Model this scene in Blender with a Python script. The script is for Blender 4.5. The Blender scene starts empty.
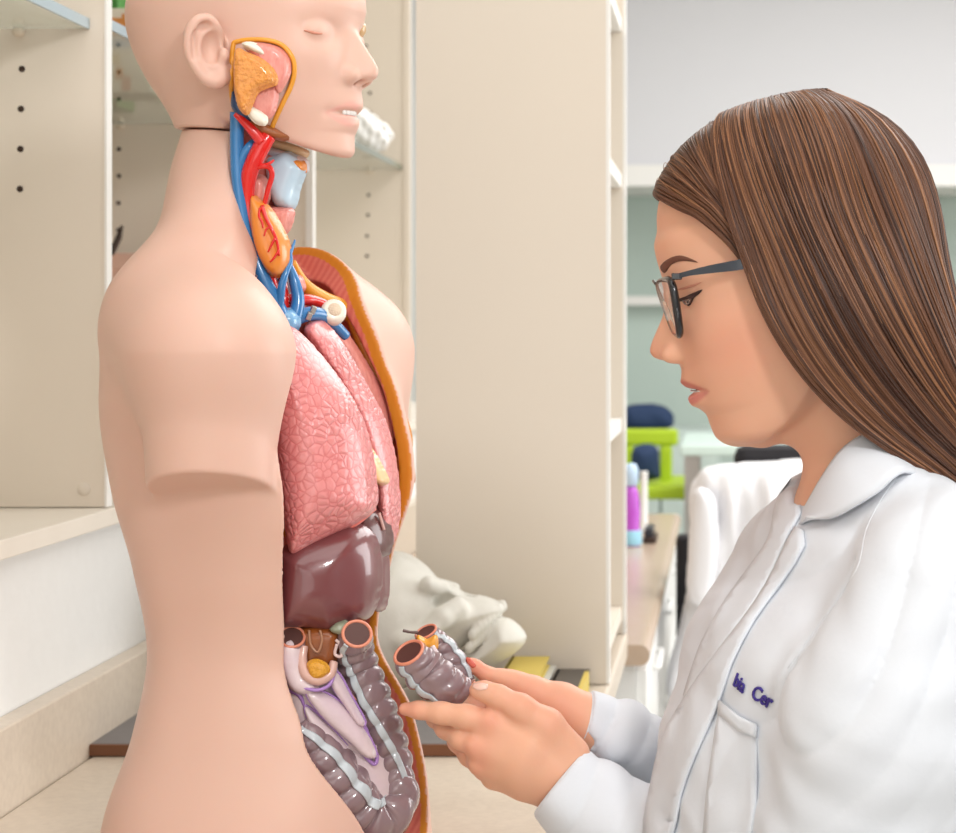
import bpy, bmesh, math, random
import numpy as np
from mathutils import Vector, Matrix
from mathutils.bvhtree import BVHTree

random.seed(7)
RNG = np.random.default_rng(7)
SC = bpy.context.scene
COL = SC.collection
FPX = 2000.0            # focal length in pixels of the 956x833 frame
VX, VY = 725.0, 332.0   # principal point: the lens is shifted
CAMZ = 1.40             # camera height above the floor

# ------------------------------------------------------------------ helpers: scene graph
def tag(o, label=None, cat=None, group=None, kind=None):
    if label: o['label'] = label
    if cat: o['category'] = cat
    if group: o['group'] = group
    if kind: o['kind'] = kind
    return o

def empty(name, loc=(0, 0, 0), label=None, cat=None, group=None, parent=None):
    o = bpy.data.objects.new(name, None)
    COL.objects.link(o)
    o.empty_display_size = 0.05
    o.location = loc
    if parent is not None:
        o.parent = parent
        o.matrix_parent_inverse = Matrix.Identity(4)
    return tag(o, label, cat, group)

def world_loc(o):
    l = Vector(o.location)
    p = o.parent
    while p is not None:
        l = l + Vector(p.location)
        p = p.parent
    return l

def link(name, me, parent=None, mats=None):
    """links a mesh given in world coordinates under a parent whose chain only translates"""
    o = bpy.data.objects.new(name, me)
    COL.objects.link(o)
    if mats is not None:
        for m in (mats if isinstance(mats, (list, tuple)) else [mats]):
            me.materials.append(m)
    if parent is not None:
        o.parent = parent
        l = world_loc(parent)
        me.transform(Matrix.Translation(-l))
    return o

def recentre(o):
    """moves the origin of a top-level mesh to the middle of its base"""
    me = o.data
    n = len(me.vertices)
    co = np.empty(n * 3, np.float32)
    me.vertices.foreach_get('co', co)
    co = co.reshape(-1, 3)
    c = (co.min(0) + co.max(0)) / 2
    c[2] = co[:, 2].min()
    me.transform(Matrix.Translation(-Vector(c.tolist())))
    o.location = Vector(o.location) + Vector(c.tolist())
    return o

def mesh_np(name, V, Fs, smooth=True, col=None):
    """V (n,3); Fs list of (m,k) int arrays (quads and tris)"""
    if not isinstance(Fs, (list, tuple)): Fs = [Fs]
    Fs = [np.asarray(f, np.int32) for f in Fs if len(f)]
    V = np.asarray(V, np.float32)
    me = bpy.data.meshes.new(name)
    me.vertices.add(len(V)); me.vertices.foreach_set('co', V.ravel())
    nl = sum(f.size for f in Fs); nf = sum(len(f) for f in Fs)
    me.loops.add(nl); me.loops.foreach_set('vertex_index', np.concatenate([f.ravel() for f in Fs]))
    me.polygons.add(nf)
    tot = np.concatenate([np.full(len(f), f.shape[1], np.int32) for f in Fs])
    st = np.concatenate([[0], np.cumsum(tot)[:-1]]).astype(np.int32)
    me.polygons.foreach_set('loop_start', st)
    me.polygons.foreach_set('use_smooth', np.full(nf, smooth, bool))
    me.update(calc_edges=True)
    me.validate()
    if col is not None:
        setcol(me, col)
    return me

def setcol(me, col):
    a = me.color_attributes.new('Col', 'FLOAT_COLOR', 'POINT')
    c = np.ones((len(me.vertices), 4), np.float32); c[:, :3] = col
    a.data.foreach_set('color', c.ravel())

def srgb(*c):
    c = np.array(c, float) / 255.0
    return np.where(c <= 0.04045, c / 12.92, ((c + 0.055) / 1.055) ** 2.4)

def bmesh_obj(name, bm, mats, parent=None, smooth=False):
    me = bpy.data.meshes.new(name)
    bm.normal_update(); bm.to_mesh(me); bm.free()
    if smooth:
        me.polygons.foreach_set('use_smooth', np.ones(len(me.polygons), bool))
    return link(name, me, parent, mats)

def box_bm(lo, hi, bev=0.0, seg=2, bm=None):
    b = bmesh.new()
    bmesh.ops.create_cube(b, size=1)
    lo = Vector(lo); hi = Vector(hi)
    bmesh.ops.scale(b, vec=(hi - lo), verts=b.verts)
    bmesh.ops.translate(b, vec=(hi + lo) / 2, verts=b.verts)
    if bev > 0:
        bmesh.ops.bevel(b, geom=b.edges[:], offset=bev, segments=seg, affect='EDGES', profile=0.5)
    if bm is None: return b
    t = bpy.data.meshes.new('t'); b.to_mesh(t); b.free(); bm.from_mesh(t); bpy.data.meshes.remove(t)
    return bm

def box(name, lo, hi, mat, parent=None, bev=0.0):
    return bmesh_obj(name, box_bm(lo, hi, bev), mat, parent)

def lathe_np(profile, n=40):
    """profile list of (r,z) -> V, quads"""
    th = np.linspace(0, 2 * math.pi, n, endpoint=False)
    V = []
    for r, z in profile:
        V.append(np.stack([r * np.cos(th), r * np.sin(th), np.full(n, z)], 1))
    V = np.concatenate(V)
    F = []
    for i in range(len(profile) - 1):
        for j in range(n):
            k = (j + 1) % n
            F.append((i * n + j, i * n + k, (i + 1) * n + k, (i + 1) * n + j))
    return V, np.array(F)

def lathe(name, profile, loc, mat, parent=None, n=40):
    V, F = lathe_np(profile, n)
    return link(name, mesh_np(name, V + np.array(loc), F), parent, mat)

# ------------------------------------------------------------------ helpers: figure frames
class Frame:
    """local figure units: u right, v away from the camera, w down; d0/2000 metres per unit"""
    def __init__(s, d0): s.d0 = d0; s.s = d0 / FPX
    def world(s, P):
        P = np.asarray(P, float)
        return np.stack([(P[..., 0] - VX) * s.s, s.d0 + P[..., 1] * s.s, CAMZ + (VY - P[..., 2]) * s.s], -1)
    def local(s, X):
        X = np.asarray(X, float)
        return np.stack([VX + X[..., 0] / s.s, (X[..., 1] - s.d0) / s.s, VY - (X[..., 2] - CAMZ) / s.s], -1)
def U(p, v=None):
    p = np.asarray(p, float)
    if v is None: v = p[..., 2]
    k = 1 + np.asarray(v, float) / FPX
    return np.stack([VX + (p[..., 0] - VX) * k, v + 0 * p[..., 0], VY + (p[..., 1] - VY) * k], -1)
def UP(P):                      # local -> pixel
    k = 1 + P[..., 1] / FPX
    return np.stack([VX + (P[..., 0] - VX) / k, VY + (P[..., 2] - VY) / k], -1)

# ------------------------------------------------------------------ helpers: signed distance sculpting
def smin(a, b, k):
    if np.ndim(k) == 0 and k <= 0: return np.minimum(a, b)
    h = np.clip(k - np.abs(a - b), 0, None) / k
    return np.minimum(a, b) - h * h * k * 0.25
def smax(a, b, k): return -smin(-a, -b, k)
def sstep(x, a, b):
    t = np.clip((x - a) / (b - a), 0, 1); return t * t * (3 - 2 * t)
def lerp(x, xs, ys): return np.interp(x, xs, ys)
def curve1(xs, ys, n=400):
    """smooth interpolation (monotone-ish cubic) returning a function"""
    xs = np.asarray(xs, float); ys = np.asarray(ys, float)
    d = np.diff(ys) / np.diff(xs)
    m = np.concatenate([[d[0]], np.where(d[:-1] * d[1:] > 0, 2 * d[:-1] * d[1:] / (d[:-1] + d[1:] + 1e-12), 0), [d[-1]]])
    def f(x):
        x = np.clip(x, xs[0], xs[-1])
        i = np.clip(np.searchsorted(xs, x) - 1, 0, len(xs) - 2)
        h = xs[i + 1] - xs[i]; t = (x - xs[i]) / h
        return ((2*t**3-3*t**2+1)*ys[i] + (t**3-2*t**2+t)*h*m[i] + (-2*t**3+3*t**2)*ys[i+1] + (t**3-t**2)*h*m[i+1])
    return f
def ell(u, v, w, c, r, R=None):
    x, y, z = u - c[0], v - c[1], w - c[2]
    if R is not None:
        R = np.asarray(R)
        x, y, z = (R[0,0]*x+R[0,1]*y+R[0,2]*z, R[1,0]*x+R[1,1]*y+R[1,2]*z, R[2,0]*x+R[2,1]*y+R[2,2]*z)
    k0 = np.sqrt((x/r[0])**2 + (y/r[1])**2 + (z/r[2])**2)
    k1 = np.sqrt((x/r[0]**2)**2 + (y/r[1]**2)**2 + (z/r[2]**2)**2)
    return k0 * (k0 - 1) / np.maximum(k1, 1e-6)
def cone(u, v, w, a, b, ra, rb):
    """tapered capsule"""
    a = np.asarray(a, float); b = np.asarray(b, float); ba = b - a
    L = float(ba @ ba) + 1e-9
    x, y, z = u - a[0], v - a[1], w - a[2]
    t = np.clip((x*ba[0] + y*ba[1] + z*ba[2]) / L, 0, 1)
    return np.sqrt((x - t*ba[0])**2 + (y - t*ba[1])**2 + (z - t*ba[2])**2) - (ra + (rb - ra) * t)

class Grid:
    def __init__(s, lo, hi, h):
        s.h = h; s.lo = np.asarray(lo, float)
        s.n = np.ceil((np.asarray(hi, float) - s.lo) / h).astype(int) + 1
        s.F = np.full(tuple(s.n), 60.0, np.float32)
        s.ax = [(s.lo[i] + h * np.arange(s.n[i])).astype(np.float32) for i in range(3)]
    def sl(s, lo, hi):
        r = []
        for i in range(3):
            a = int(np.clip(math.floor((lo[i] - s.lo[i]) / s.h), 0, s.n[i])); b = int(np.clip(math.ceil((hi[i] - s.lo[i]) / s.h) + 1, 0, s.n[i]))
            r.append(slice(a, b))
        return tuple(r)
    def op(s, f, lo=None, hi=None, k=0.0, mode='u'):
        if lo is None: lo = s.lo; hi = s.lo + s.h * s.n
        q = s.sl(lo, hi)
        u = s.ax[0][q[0]][:, None, None]; v = s.ax[1][q[1]][None, :, None]; w = s.ax[2][q[2]][None, None, :]
        if u.size == 0 or v.size == 0 or w.size == 0: return
        d = f(u, v, w).astype(np.float32)
        d = np.broadcast_to(d, s.F[q].shape)
        if mode == 'u': s.F[q] = smin(s.F[q], d, k)
        elif mode == 's': s.F[q] = smax(s.F[q], -d, k)
        elif mode == 'i': s.F[q] = smax(s.F[q], d, k)
        elif mode == 'a': s.F[q] = s.F[q] + d
    def ell(s, c, r, k=0.0, mode='u', R=None):
        m = max(r) * (1 if R is not None else 0) + k + 6
        rr = np.array([max(r)]*3 if R is not None else r) + k + 6
        s.op(lambda u, v, w: ell(u, v, w, c, r, R), np.array(c) - rr, np.array(c) + rr, k, mode)
    def cone(s, a, b, ra, rb=None, k=0.0, mode='u'):
        rb = ra if rb is None else rb
        m = max(ra, rb) + k + 6
        a = np.asarray(a, float); b = np.asarray(b, float)
        s.op(lambda u, v, w: cone(u, v, w, a, b, ra, rb), np.minimum(a, b) - m, np.maximum(a, b) + m, k, mode)
    def chain(s, pts, rs, k=0.0, mode='u', kk=4.0):
        """a chain of tapered capsules smoothly joined to each other, then to the rest"""
        pts = np.asarray(pts, float); m = max(rs) + k + 6
        def f(u, v, w):
            d = None
            for i in range(len(pts) - 1):
                e = cone(u, v, w, pts[i], pts[i+1], rs[i], rs[i+1])
                d = e if d is None else smin(d, e, kk)
            return d
        s.op(f, pts.min(0) - m, pts.max(0) + m, k, mode)
    def mesh(s):
        F = s.F
        F[0]=F[-1]=60; F[:,0]=F[:,-1]=60; F[:,:,0]=F[:,:,-1]=60
        ins = F < 0
        c8 = [(i,j,k) for i in (0,1) for j in (0,1) for k in (0,1)]
        def sh(A, o): return A[o[0]:A.shape[0]-1+o[0], o[1]:A.shape[1]-1+o[1], o[2]:A.shape[2]-1+o[2]]
        anyi = sh(ins, (0,0,0)).copy(); alli = anyi.copy()
        for o in c8[1:]:
            t = sh(ins, o); anyi |= t; alli &= t
        mix = anyi & ~alli
        ii = np.argwhere(mix)
        vid = np.full(mix.shape, -1, np.int32); vid[mix] = np.arange(len(ii))
        val = np.stack([F[ii[:,0]+o[0], ii[:,1]+o[1], ii[:,2]+o[2]] for o in c8], 1)
        acc = np.zeros((len(ii), 3)); cnt = np.zeros(len(ii))
        C = np.array(c8, float)
        for p in range(8):
            for q in range(p+1, 8):
                if np.abs(C[p]-C[q]).sum() != 1: continue
                a = val[:, p]; b = val[:, q]; m = (a < 0) != (b < 0)
                t = np.where(m, a / np.where(m, a - b, 1), 0)
                acc += m[:, None] * (C[p] + t[:, None] * (C[q] - C[p])); cnt += m
        V = s.lo + s.h * (ii + acc / cnt[:, None])
        Q = []
        for ax in range(3):
            o1, o2 = [(1,2),(2,0),(0,1)][ax]
            a = [slice(None)]*3; b = [slice(None)]*3
            a[ax] = slice(0,-1); b[ax] = slice(1,None)
            A = ins[tuple(a)]; B = ins[tuple(b)]
            e = np.argwhere(A != B)
            e = e[(e[:,o1] > 0) & (e[:,o2] > 0) & (e[:,o1] < F.shape[o1]-1) & (e[:,o2] < F.shape[o2]-1)]
            def g(d1, d2):
                x = e.copy(); x[:,o1] += d1; x[:,o2] += d2; return vid[x[:,0], x[:,1], x[:,2]]
            q = np.stack([g(-1,-1), g(0,-1), g(0,0), g(-1,0)], 1)
            flip = A[e[:,0], e[:,1], e[:,2]]
            q = np.where(flip[:,None], q, q[:, ::-1])
            Q.append(q)
        Q = np.concatenate(Q); Q = Q[(Q >= 0).all(1)]
        return V, Q
def relax(V, Q, n=1, lam=0.5):
    E = np.concatenate([Q[:, [0,1]], Q[:, [1,2]], Q[:, [2,3]], Q[:, [3,0]]])
    E = np.concatenate([E, E[:, ::-1]])
    deg = np.bincount(E[:,0], minlength=len(V))[:, None]
    for _ in range(n):
        for l in (lam, -lam * 1.04):
            S = np.stack([np.bincount(E[:,0], V[E[:,1], c], minlength=len(V)) for c in range(3)], 1)
            V = V + l * (S / np.maximum(deg, 1) - V)
    return V
def sculpt(name, G, fr, parent=None, mats=None, col=None, nrel=2):
    """grid -> object; local frame is mirrored (w down), so faces are flipped; col: function of local verts"""
    V, Q = G.mesh()
    V = relax(V, Q, nrel)
    me = mesh_np(name, fr.world(V), Q[:, ::-1])
    if col is not None: setcol(me, col(V))
    return link(name, me, parent, mats), V, Q

def polyd(u, w, P):
    """signed distance to polygon P (n,2) on broadcastable u, w: negative inside"""
    u, w = np.broadcast_arrays(u, w)
    d = np.full(u.shape, 1e9); ins = np.zeros(u.shape, bool)
    n = len(P)
    for i in range(n):
        a = P[i]; b = P[(i+1) % n]; e = b - a
        x = u - a[0]; y = w - a[1]
        t = np.clip((x*e[0] + y*e[1]) / (e @ e + 1e-9), 0, 1)
        d = np.minimum(d, (x - t*e[0])**2 + (y - t*e[1])**2)
        c = ((a[1] > w) != (b[1] > w))
        xi = a[0] + (w - a[1]) * e[0] / (e[1] if abs(e[1]) > 1e-9 else 1e-9)
        ins ^= c & (u < xi)
    d = np.sqrt(d)
    return np.where(ins, -d, d)
def smoothpoly(P, n=4):
    """closed Catmull-Rom through the points"""
    P = np.asarray(P, float); N = len(P); out = []
    for i in range(N):
        p0, p1, p2, p3 = P[i-1], P[i], P[(i+1) % N], P[(i+2) % N]
        for k in range(n):
            t = k / n
            out.append(0.5*((2*p1)+(-p0+p2)*t+(2*p0-5*p1+4*p2-p3)*t*t+(-p0+3*p1-3*p2+p3)*t**3))
    return np.array(out)
def cr(P, n=8):
    """open Catmull-Rom"""
    P = np.asarray(P, float)
    P = np.concatenate([[2*P[0]-P[1]], P, [2*P[-1]-P[-2]]]); out = []
    for i in range(1, len(P) - 2):
        p0, p1, p2, p3 = P[i-1], P[i], P[i+1], P[i+2]
        for k in range(n):
            t = k / n
            out.append(0.5*((2*p1)+(-p0+p2)*t+(2*p0-5*p1+4*p2-p3)*t*t+(-p0+3*p1-3*p2+p3)*t**3))
    out.append(P[-2])
    return np.array(out)
def inflate_f(poly, v0, T, R, gx=0.0, gw=0.0, off=1.5, smooth=4):
    """a pillow with the given outline (pixel points at depth v0), half thickness T, edge roundness R"""
    P = smoothpoly(poly, smooth) if smooth else np.asarray(poly, float)
    c = P.mean(0)
    vv = v0 + gx*(P[:,0]-c[0]) + gw*(P[:,1]-c[1])
    L = U(P, vv)[:, [0, 2]]; lc = L.mean(0)
    def f(u, v, w):
        uu = u[:, 0, :] + 0*w[:, 0, :] if u.ndim == 3 else u
        d = polyd(u[:, 0, :], w[:, 0, :], L)[:, None, :]
        vm = v0 + gx*(u - lc[0]) + gw*(w - lc[1])
        x = np.clip(-d / R, 0, 1)
        t = T * np.sqrt(np.maximum(1 - (1 - x)**2, 0))
        fi = np.abs(v - vm) - t
        fo = np.sqrt(np.maximum(d, 0)**2 + (v - vm)**2)
        return np.where(d < 0, fi * 0.8, fo) - off
    lo = np.array([L[:,0].min()-8, vv.min()-T-10, L[:,1].min()-8]); hi = np.array([L[:,0].max()+8, vv.max()+T+10, L[:,1].max()+8])
    return f, lo, hi
def inflate(name, poly, v0, T, R, fr, parent, mat, gx=0.0, gw=0.0, h=2.0, smooth=4, extra=None, col=None):
    f, lo, hi = inflate_f(poly, v0, T, R, gx, gw, smooth=smooth)
    G = Grid(lo, hi, h); G.op(f)
    if extra: extra(G)
    return sculpt(name, G, fr, parent, mat, col)

def sweep_np(P, rad, n=14, cap=True, up=None, rfun=None, ecc=1.0):
    """tube along P (m,3); rad scalar/array; rfun(i, theta)->multiplier array"""
    P = np.asarray(P, float); m = len(P)
    rad = np.broadcast_to(np.asarray(rad, float), (m,))
    T = np.gradient(P, axis=0); T /= np.linalg.norm(T, axis=1)[:, None] + 1e-12
    a = np.array([0, 0, 1.0]) if up is None else np.asarray(up, float)
    if abs(T[0] @ a) > 0.95: a = np.array([0, 1.0, 0]) if abs(T[0][1]) < .9 else np.array([1.0, 0, 0])
    N = np.zeros_like(P); x = a - (a @ T[0]) * T[0]; N[0] = x / np.linalg.norm(x)
    for i in range(1, m):
        x = N[i-1] - (N[i-1] @ T[i]) * T[i]; N[i] = x / (np.linalg.norm(x) + 1e-12)
    B = np.cross(T, N)
    th = np.linspace(0, 2*math.pi, n, endpoint=False)
    V = np.zeros((m, n, 3))
    for i in range(m):
        r = rad[i] * (rfun(i, th) if rfun is not None else 1.0)
        V[i] = P[i] + (np.cos(th) * r)[:, None] * N[i] + (np.sin(th) * r * ecc)[:, None] * B[i]
    V = V.reshape(-1, 3)
    j = np.arange(n); k = (j + 1) % n
    Q = np.concatenate([np.stack([i*n + j, i*n + k, (i+1)*n + k, (i+1)*n + j], 1) for i in range(m - 1)])
    Fs = [Q]
    if cap:
        c0 = len(V); V = np.concatenate([V, P[[0]], P[[-1]]])
        Fs.append(np.concatenate([np.stack([k, j, np.full(n, c0)], 1), np.stack([(m-1)*n + j, (m-1)*n + k, np.full(n, c0+1)], 1)]))
    return V, Fs, (N, B, T)
def merge(parts):
    Vs, Qs, Ts, o = [], [], [], 0
    for V, Fs in parts:
        Vs.append(V)
        for f in (Fs if isinstance(Fs, (list, tuple)) else [Fs]):
            if len(f) == 0: continue
            (Qs if f.shape[1] == 4 else Ts).append(f + o)
        o += len(V)
    return np.concatenate(Vs), ([np.concatenate(Qs)] if Qs else []) + ([np.concatenate(Ts)] if Ts else [])
def tube(name, pts, rad, fr, parent, mat, n=12, cap=True, sub=8, ecc=1.0, up=None):
    """pts in pixels with depth (px,py,v); rad in local units per point or scalar"""
    L = U(np.asarray(pts, float))
    C = cr(L, sub) if sub else L
    if np.ndim(rad): rad = np.interp(np.linspace(0, len(pts)-1, len(C)), np.arange(len(pts)), rad)
    V, Fs, _ = sweep_np(C, rad, n, cap, ecc=ecc, up=up)
    return link(name, mesh_np(name, fr.world(V), [f[:, ::-1] for f in Fs]), parent, mat)
def wtube(P, rad, n=12, cap=True, sub=0):
    P = np.asarray(P, float)
    if sub: P = cr(P, sub)
    V, Fs, _ = sweep_np(P, rad, n, cap)
    return V, Fs

# ---- laying things on a surface seen along camera rays (the result is real geometry on that surface)
CAM = Vector((0, 0, CAMZ))
def ray(px, py):
    return Vector(((px - VX) / FPX, 1.0, (VY - py) / FPX)).normalized()
def bvh_of(V, Q):
    return BVHTree.FromPolygons([tuple(v) for v in V.tolist()], [tuple(q) for q in Q.tolist()])
def hit(bvh, px, py):
    return bvh.ray_cast(CAM, ray(px, py))
def drape(name, poly, bvh, off, thick, parent, mat, step=3.0, dome=0.0, domeR=10.0, smooth=3, colf=None, maxd=None, edge=None):
    """a patch with the given outline laid on a surface; off/thick in metres; dome swells the middle"""
    P = smoothpoly(poly, smooth) if smooth else np.asarray(poly, float)
    bm = bmesh.new()
    lo = P.min(0); hi = P.max(0)
    # interior grid points plus outline points, triangulated
    pts = [tuple(p) for p in P]
    gx = np.arange(lo[0] + step*.5, hi[0], step); gy = np.arange(lo[1] + step*.5, hi[1], step)
    XX, YY = np.meshgrid(gx, gy, indexing='ij')
    D = polyd(XX, YY, P)
    sel = D < -step * 0.55
    from mathutils.geometry import delaunay_2d_cdt
    inner = list(zip(XX[sel].tolist(), YY[sel].tolist()))
    vs = [Vector(p) for p in pts + inner]
    n = len(pts)
    out = delaunay_2d_cdt(vs, [], [list(range(n))], 1, 1e-4)
    co, faces = out[0], out[2]
    C = np.array([tuple(c) for c in co])
    dd = -polyd(C[:, 0], C[:, 1], P)
    H = [hit(bvh, x, y) for x, y in C]
    good = [h[0] is not None for h in H]
    if not any(good): return None
    dist = np.array([h[3] if h[0] is not None else np.nan for h in H])
    med = np.nanmedian(dist)
    gi = [i for i in range(len(H)) if good[i] and (maxd is None or abs(dist[i] - med) < maxd)]
    Cg = C[gi]
    V = []
    for i, h in enumerate(H):
        j = i
        if i not in gi if len(gi) < 1 else not (good[i] and (maxd is None or abs(dist[i] - med) < maxd)):
            j = gi[int(np.argmin(((Cg - C[i])**2).sum(1)))]
        hh = H[j]; d = ray(*C[i])
        p = CAM + d * hh[3]
        nn = hh[1] if hh[1].dot(d) < 0 else -hh[1]
        o = off + dome * math.sqrt(max(0, 1 - (1 - min(1, dd[i] / domeR))**2))
        V.append(p + (nn * 0.6 - d * 0.4).normalized() * o)
    V = np.array([tuple(v) for v in V])
    F = [f for f in faces]
    me = bpy.data.meshes.new(name)
    me.from_pydata(V.tolist(), [], [tuple(f) for f in F])
    me.update()
    bm.from_mesh(me); bmesh.ops.recalc_face_normals(bm, faces=bm.faces)
    s = sum((f.normal.dot((f.calc_center_median() - CAM)) * f.calc_area() for f in bm.faces))
    if s > 0: bmesh.ops.reverse_faces(bm, faces=bm.faces)
    if thick > 0:
        r = bmesh.ops.solidify(bm, geom=bm.faces[:] , thickness=thick)
    bm.to_mesh(me); bm.free()
    me.polygons.foreach_set('use_smooth', np.ones(len(me.polygons), bool))
    return link(name, me, parent, mat)
def onsurf(bvh, pts, off):
    """pixel points -> world points just above the surface"""
    out = []
    for x, y in pts:
        h = hit(bvh, x, y)
        if h[0] is None:
            if out: out.append(out[-1])
            continue
        d = ray(x, y); n = h[1] if h[1].dot(d) < 0 else -h[1]
        out.append(h[0] + n * off)
    return np.array([tuple(p) for p in out])

# ------------------------------------------------------------------ materials
MATS = {}
def mat(name, col=(.8, .8, .8), rough=.5, metal=0.0, spec=.5, coat=0.0, sss=0.0, trans=0.0, ior=1.45, attr=False, emit=None,
        noise=None, bump=None, alpha=1.0, sheen=0.0, build=None, ssr=(1, .35, .2), sssc=.01):
    if name in MATS: return MATS[name]
    m = bpy.data.materials.new(name); m.use_nodes = True
    nt = m.node_tree; b = nt.nodes['Principled BSDF']
    b.inputs['Base Color'].default_value = (*[float(c) for c in col], 1)
    b.inputs['Roughness'].default_value = rough; b.inputs['Metallic'].default_value = metal
    b.inputs['Specular IOR Level'].default_value = spec
    b.inputs['Coat Weight'].default_value = coat; b.inputs['Coat Roughness'].default_value = .08
    b.inputs['Transmission Weight'].default_value = trans; b.inputs['IOR'].default_value = ior
    b.inputs['Sheen Weight'].default_value = sheen
    if sss > 0:
        b.inputs['Subsurface Weight'].default_value = sss
        b.inputs['Subsurface Radius'].default_value = ssr; b.inputs['Subsurface Scale'].default_value = sssc
    if emit is not None:
        b.inputs['Emission Color'].default_value = (*emit[0], 1); b.inputs['Emission Strength'].default_value = emit[1]
    src = None
    if attr:
        a = nt.nodes.new('ShaderNodeVertexColor'); a.layer_name = 'Col'; src = a.outputs['Color']
    tc = None
    def coord():
        nonlocal tc
        if tc is None: tc = nt.nodes.new('ShaderNodeTexCoord')
        return tc.outputs['Object']
    if noise is not None:     # (scale, amount, second colour, stretch xyz)
        sc, am, c2 = noise[:3]
        st = noise[3] if len(noise) > 3 else (1, 1, 1)
        mp = nt.nodes.new('ShaderNodeMapping'); mp.inputs['Scale'].default_value = st
        nt.links.new(coord(), mp.inputs['Vector'])
        n = nt.nodes.new('ShaderNodeTexNoise'); n.inputs['Scale'].default_value = sc; n.inputs['Detail'].default_value = 5
        nt.links.new(mp.outputs[0], n.inputs['Vector'])
        mr = nt.nodes.new('ShaderNodeMapRange'); mr.inputs[1].default_value = .35; mr.inputs[2].default_value = .7; mr.inputs[4].default_value = am
        nt.links.new(n.outputs['Fac'], mr.inputs[0])
        mx = nt.nodes.new('ShaderNodeMix'); mx.data_type = 'RGBA'
        nt.links.new(mr.outputs[0], mx.inputs[0])
        if src is not None: nt.links.new(src, mx.inputs[6])
        else: mx.inputs[6].default_value = (*[float(c) for c in col], 1)
        mx.inputs[7].default_value = (*[float(c) for c in c2], 1)
        src = mx.outputs[2]
    if src is not None: nt.links.new(src, b.inputs['Base Color'])
    if bump is not None:      # (scale, strength, distance, stretch)
        st = bump[3] if len(bump) > 3 else (1, 1, 1)
        mp = nt.nodes.new('ShaderNodeMapping'); mp.inputs['Scale'].default_value = st
        nt.links.new(coord(), mp.inputs['Vector'])
        n = nt.nodes.new('ShaderNodeTexNoise'); n.inputs['Scale'].default_value = bump[0]; n.inputs['Detail'].default_value = 4
        nt.links.new(mp.outputs[0], n.inputs['Vector'])
        bp = nt.nodes.new('ShaderNodeBump'); bp.inputs['Strength'].default_value = bump[1]; bp.inputs['Distance'].default_value = bump[2]
        nt.links.new(n.outputs['Fac'], bp.inputs['Height']); nt.links.new(bp.outputs[0], b.inputs['Normal'])
    if build: build(nt, b)
    MATS[name] = m
    return m
# ------------------------------------------------------------------ the room
def PX(px, d): return (px - VX) * d / FPX
def PZ(py, d): return CAMZ + (VY - py) * d / FPX
def PT(px, py, d): return (PX(px, d), d, PZ(py, d))

cam_d = bpy.data.cameras.new('camera'); cam = bpy.data.objects.new('camera', cam_d); COL.objects.link(cam)
cam.location = (0, 0, CAMZ); cam.rotation_euler = (math.pi / 2, 0, 0)
cam_d.sensor_width = 36; cam_d.sensor_fit = 'HORIZONTAL'; cam_d.lens = 36 * FPX / 956
cam_d.shift_x = -(VX - 478) / 956; cam_d.shift_y = (VY - 416.5) / 956
cam_d.clip_start = .05; cam_d.clip_end = 60
cam_d.dof.use_dof = True; cam_d.dof.focus_distance = 1.42; cam_d.dof.aperture_fstop = 13.0
SC.camera = cam

M_wall = mat('wall_paint', srgb(226, 224, 220), .8, bump=(180, .05, .002))
M_lwall = mat('plaster_white', srgb(232, 232, 230), .85, bump=(90, .25, .002), noise=(60, .12, srgb(215, 215, 212)))
M_cab = mat('cabinet_laminate', srgb(231, 221, 207), .45, noise=(3, .25, srgb(226, 215, 200)))
M_cabedge = mat('cabinet_edge', srgb(240, 238, 234), .4)
M_hole = mat('peg_hole_dark', srgb(62, 46, 38), .8)
M_ledge = mat('ledge_board', srgb(232, 224, 212), .5, noise=(25, .2, srgb(222, 212, 198)))
M_stone = mat('counter_stone', srgb(214, 201, 184), .38, noise=(140, .55, srgb(198, 184, 168)))
M_stonefar = mat('counter_stone_far', srgb(206, 184, 160), .12, noise=(90, .3, srgb(196, 172, 150)))
M_floor = mat('floor_vinyl', srgb(200, 196, 188), .5, noise=(20, .3, srgb(188, 184, 176)))
M_white = mat('white_laminate', srgb(240, 240, 238), .35)
M_glass = mat('clear_glass', srgb(240, 250, 245), .02, trans=1.0, ior=1.45)
M_glassedge = mat('glass_edge', srgb(128, 138, 118), .15, trans=.3)
M_glassedge2 = mat('polished_glass_edge', srgb(172, 188, 196), .15)
M_metal = mat('brushed_metal', srgb(190, 188, 184), .3, metal=1)

def structure(o): o['kind'] = 'structure'; return o
CZ = CAMZ - .404                  # countertop height
XF = -.617                       # front plane of the wall cabinets
structure(box('floor', (-1.2, -2.6, -.1), (3.3, 7.7, 0), M_floor))
structure(box('ceiling', (-1.2, -2.6, 2.9), (3.3, 7.7, 3.0), M_wall))
structure(box('wall_left', (-1.2, -2.6, 0), (-1.0, 7.7, 2.9), M_wall))
structure(box('wall_right', (3.2, -2.6, 0), (3.3, 7.7, 2.9), M_wall))
structure(box('wall_rear', (-1.2, -2.7, 0), (3.3, -2.6, 2.9), M_wall))
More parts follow.
